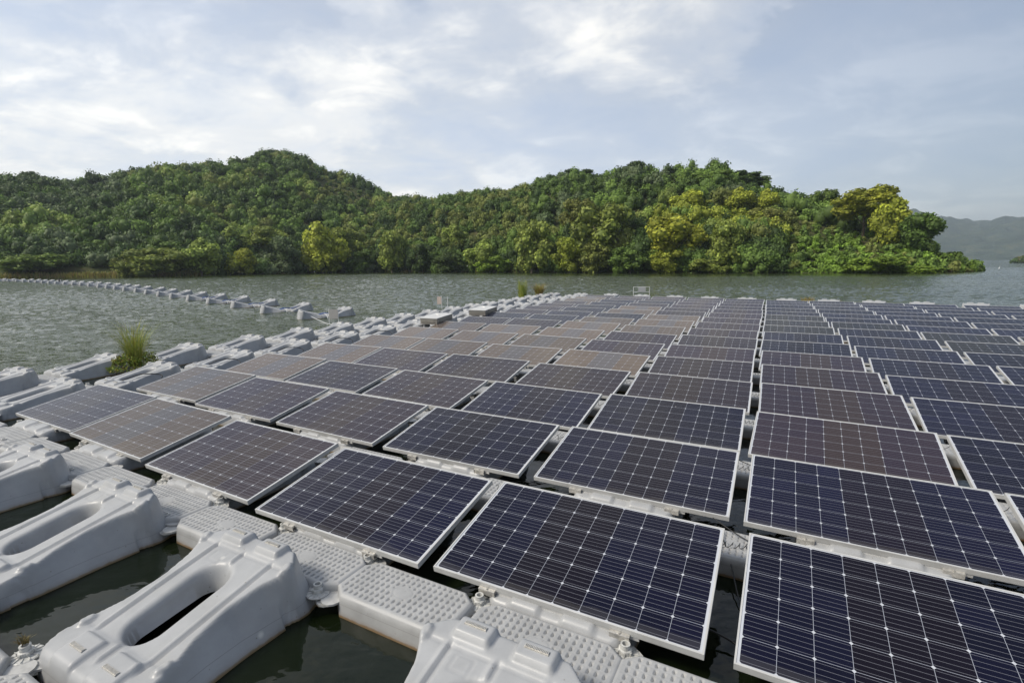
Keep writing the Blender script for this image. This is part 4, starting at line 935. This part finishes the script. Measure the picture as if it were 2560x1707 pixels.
TREES = [
 ('low light green tree on the left bank, leftmost near the water', 39,125,628,'fresh','L',.03,0,'wide'),
 ('small olive tree at the left shore beside a taller green one', 289,333,640,'olive','L',0,0,'round'),
 ('broad rounded olive green tree at the left shore', 326,432,610,'light','L',0,0,'wide'),
 ('dark tree rising behind the broad olive tree on the left shore', 395,470,592,'mid','L',.06,0,'round'),
 ('upright light olive tree at the left shore, fullest of that stretch', 461,542,586,'light','L',0,0,'tall'),
 ('small yellow green tree, left one of a touching pair', 550,596,626,'yellow','L',0,0,'tall'),
 ('small yellow green tree, right one of a touching pair', 588,642,620,'yellow','L',0,0,'tall'),
 ('light green crown above the touching yellow pair', 556,616,562,'light','L',.10,0,'tall'),
 ('tall light green crown behind the yellow pair on the right', 616,704,556,'light','L',.09,0,'wide'),
 ('dark grey green tree left of the brightest yellow one', 682,756,592,'grey','L',0,0,'round'),
 ('tall bright yellow tree, the most yellow on the left hill', 752,862,545,'yellow','L',0,0,'tall'),
 ('light green crown leaning right of the bright yellow tree', 834,920,562,'light','L',.03,.1,'wide'),
 ('small yellow bush at the foot of the bright yellow tree', 806,850,634,'yellow','L',0,0,'round'),
 ('shaded green tree filling the shore right of the yellow tree', 862,936,618,'mid','L',0,0,'round'),
 ('olive yellow tree standing alone before dark forest, left of centre', 940,1020,578,'light','R',0,0,'tall'),
 ('dark green shore tree right of the lone olive yellow one', 1020,1092,604,'dark','R',0,0,'round'),
 ('slim olive crown standing back in the dark forest near the middle', 1104,1176,556,'light','R',.10,.25,'tall'),
 ('dark shore tree under the slim olive crown', 1090,1166,628,'dark','R',0,0,'wide'),
 ('light olive tree with ragged top near the middle of the shore', 1164,1252,589,'light','R',.0,0,'tall'),
 ('low vivid green bush in front of the ragged olive tree', 1192,1278,630,'bright','R',0,0,'wide'),
 ('tall soft grey green tree in the middle of the shore', 1278,1380,551,'light','R',0,0,'tall'),
 ('bright yellow rounded tree by the water right of the middle', 1382,1462,594,'yellow','R',0,0,'round'),
 ('dark crown behind the bright yellow rounded tree', 1404,1488,496,'olive','R',.20,0,'tall'),
 ('largest light olive tree right of the middle', 1440,1580,508,'light','R',.02,0,'tall'),
 ('shaded yellow green tree low before the largest olive tree', 1450,1530,600,'olive','R',0,0,'round'),
 ('shadowy green tree at the water between the large olive and golden trees', 1530,1620,610,'mid','R',0,0,'round'),
 ('broad golden olive tree with several humps on the right shore', 1614,1744,537,'yellow','R',.03,0,'wide'),
 ('low golden tree touching the water under the broad golden one', 1629,1702,620,'yellow','R',0,0,'round'),
 ('golden crown high above the broad golden tree', 1674,1762,467,'yellow','R',.34,0,'tall'),
 ('green rounded crown behind the high golden crown', 1722,1812,422,'fresh','R',.62,0,'round'),
 ('golden crown right of the high golden one, almost as high', 1803,1872,461,'yellow','R',.38,0,'tall'),
 ('light olive tree by the water right of the golden trees', 1762,1858,551,'light','R',.02,0,'tall'),
 ('low olive yellow bush at the water under the light olive tree', 1738,1815,640,'light','R',0,0,'wide'),
 ('small yellow crown on the slope, highest yellow one on the right', 1878,1932,465,'yellow','R',.45,0,'tall'),
 ('shaded olive crown under the highest small yellow one', 1876,1946,510,'olive','R',.28,0,'wide'),
 ('dark pointed tree on the skyline with twin tops', 1548,1612,404,'dark','R',.95,0,'tall'),
 ('dark tree on the skyline left of the twin topped one', 1406,1482,421,'dark','R',.95,0,'round'),
 ('dark green tree on the skyline above the golden crowns', 1812,1902,424,'dark','R',.85,0,'round'),
 ('sprawling dark tree on the skyline before the gap of sky', 2020,2072,473,'mid','R',.9,0,'wide'),
 ('tall spreading golden tree standing free on the point', 2100,2200,462,'yellow','R',.42,.36,'wide'),
 ('right half crown of the golden group on the point, taller column', 2180,2262,482,'yellow','R',.34,0,'tall'),
 ('glossy dark green tree right of the golden group on the point', 2250,2326,534,'mid','R',.30,0,'round'),
 ('vivid light green bush by the water on the point', 2150,2242,637,'bright','R',0,0,'wide'),
 ('low vivid green bush at the water, rightmost bright one', 2262,2328,660,'bright','R',0,0,'wide'),
 ('small green bush above the tip of the point', 2345,2386,624,'mid','R',.25,0,'round'),
 ('dark tree crowning the left hill top, left one', 650,686,380,'dark','L',1.0,0,'round'),
 ('dark tree crowning the left hill top, middle one', 684,722,377,'dark','L',1.0,0,'round'),
 ('dark tree crowning the left hill top, right one', 722,750,381,'dark','L',1.0,0,'round'),
 ('dark flat tree on the skyline at the far left', 98,132,432,'dark','L',1.0,0,'wide'),
 ('dark rounded tree on the left ridge, left of the hill top', 468,496,411,'dark','L',1.0,0,'round'),
]
for T_ in TREES: tree(*T_)

# far hills across the water, and a small dark headland
def far_ridge(name, P_, d0, dr, m, x0, x1, step, pw=.9, nz=6.):
    V = []; xs = np.arange(x0, x1+1, step); ts = np.concatenate([np.linspace(0, 1, 22), np.linspace(1.1, 1.8, 5)])
    for x in xs:
        az = azim(x); H_ = max(0.4, CAM_H+dr*tan_el(x, interp(x, P_)))
        for t_ in ts:
            s = t_ if t_ <= 1 else 2-t_; r_ = d0+(dr-d0)*t_; X, Y = r_*math.sin(az), r_*math.cos(az)
            V.append((X, Y, H_*math.sin(s*math.pi/2)**pw+nz*math.sin(s*math.pi)*(noise2(X*.35, Y*.35)+.5*noise2(X*1.1, Y*.9))-(2 if t_ == 0 else 0)))
    n = len(ts); i = np.arange(len(xs)*n).reshape(len(xs), n); F = np.stack([i[:-1,:-1], i[1:,:-1], i[1:,1:], i[:-1,1:]], -1).reshape(-1, 4)
    tag(link(name, fast_mesh(name, np.array(V), F, m, smooth=True)), kind='structure')
m2, t, b = mat('far_hill_cover', (.06,.08,.04), .95); b.inputs['Specular IOR Level'].default_value = .05
g = N(t, 'ShaderNodeNewGeometry'); n_ = N(t, 'ShaderNodeTexNoise', i_Scale=.018, i_Detail=9., i_Roughness=.7); L(t, g.outputs['Position'], n_.inputs['Vector'])
L(t, ramp(t, n_.outputs[0], [(.38, (.016,.028,.016)), (.52, (.032,.050,.024)), (.66, (.075,.080,.040))]), b.inputs['Base Color'])
bb = N(t, 'ShaderNodeBump', i_Strength=1., i_Distance=12.); n3_ = N(t, 'ShaderNodeTexNoise', i_Scale=.06, i_Detail=6.); L(t, g.outputs['Position'], n3_.inputs['Vector']); L(t, n3_.outputs[0], bb.inputs['Height']); L(t, bb.outputs[0], b.inputs['Normal'])
far_ridge('far_hills', [(1900,560),(2200,530),(2290,536),(2330,548),(2351,547),(2390,555),(2427,558),(2440,555),(2461,558),(2490,549),(2520,551),(2560,547),(2620,540),(2800,560)], 2000, 3200, m2, 1900, 2800, 8, .85, 18.)
far_ridge('headland', [(2525,656),(2537,647),(2550,641),(2580,636),(2700,620)], 405, 425, m2, 2534, 2700, 6, .6, .5)
SH = []
for x in np.arange(2538, 2640, 3):
    az = azim(x); r_ = 410+rng.uniform(-4, 8); hh = max(.2, CAM_H+r_*tan_el(x, interp(x, [(2537,652),(2550,646),(2700,625)]))) ; SH.append((r_*math.sin(az), r_*math.cos(az), hh-3., 6., 4.5, pick('dark','mid','brown'), 60, 1.2, 4))
forest('headland_scrub', 'dark trees on the small headland at the right picture edge', SH)

# ------------------------------------------------------------------ egrets
def egret(lbl, x, y, z, s, rz):
    root = bpy.data.objects.new('egret', None); COL.objects.link(root); root.location = (x, y, z); root.rotation_euler = (0, 0, rz); root.scale = (s, s, s); tag(root, lbl, 'bird', 'white egrets by the water')
    mb = MB(); mb.tube(smooth_path([(-.30,0,.36),(-.16,0,.42),(.0,0,.46),(.12,0,.50),(.17,0,.60),(.13,0,.70),(.17,0,.80),(.23,0,.82)], 4), [.008,.02,.035,.05,.065,.075,.08,.085,.085,.08,.075,.065,.055,.045,.035,.03,.026,.024,.022,.022,.022,.022,.023,.025,.028,.030,.028,.022,.012][:29], 10)
    link('plumage', mb.mesh('plumage', M_BIRD, True), root)
    mb = MB(); mb.tube([(.235,0,.82),(.30,0,.812),(.36,0,.805)], [.012,.008,.002], 6); link('bill', mb.mesh('bill', M_BILL), root)
    for sgn in (-1, 1):
        mb = MB(); mb.tube([(-.02,sgn*.03,.40),(.01,sgn*.03,.22),(-.01,sgn*.03,-.02)], [.012,.007,.006], 6); link('leg', mb.mesh('leg', M_BILL), root)
def eg(lbl, px_, py_, s, rz): d = ray(px_, py_); k = -CAM_H/d[2]; egret(lbl, d[0]*k, d[1]*k, 0, s, rz)
eg('white egret in open water right of the point, before the far hills', 2497, 677, 1.0, .6)
def egd(lbl, px_, dist, z, s, rz): a = azim(px_); egret(lbl, dist*math.sin(a), dist*math.cos(a), z, s, rz)
egd('white egret at the waterline below the bright yellow tree on the left', 784, 144.5, -.05, .9, 0)
egd('white egret at the waterline before the vivid green bush near the middle', 1211, 124.5, .0, 1.0, 2.6)
egd('white egret perched in the low vivid bush near the middle', 1213, 125.5, 1.0, .9, .4)
egd('white egret on the bank left of the vivid bush near the middle', 1168, 127.5, 1.2, .8, 1.)
mbg = MB(); mbg.tube(smooth_path([(0,0,.0),(.0,0,.30),(.06,0,.42),(.12,0,.40)], 4), [.05,.07,.08,.08,.07,.06,.05,.04,.035,.03,.025,.02,.01], 8)
tag(link('cormorant', mbg.mesh('cormorant', M_CABLE, True), None, (-59.2, 66.6, .28)), 'tiny dark bird standing on the far part of the barrier', 'bird')

# ------------------------------------------------------------------ haze
HAZE = 0.00024
if HAZE:
    mh = bpy.data.materials.new('haze_air'); mh.use_nodes = True; t = mh.node_tree; t.nodes.clear()
    pv = N(t, 'ShaderNodeVolumePrincipled'); pv.inputs['Color'].default_value = (.78,.89,1.,1); pv.inputs['Density'].default_value = HAZE; pv.inputs['Anisotropy'].default_value = .2
    oo = N(t, 'ShaderNodeOutputMaterial'); L(t, pv.outputs[0], oo.inputs['Volume'])
    mb = MB(); mb.box(-R0-50, R0+50, -R0-50, R0+50, -1.2, 170); tag(link('haze', mb.mesh('haze', mh)), kind='stuff')
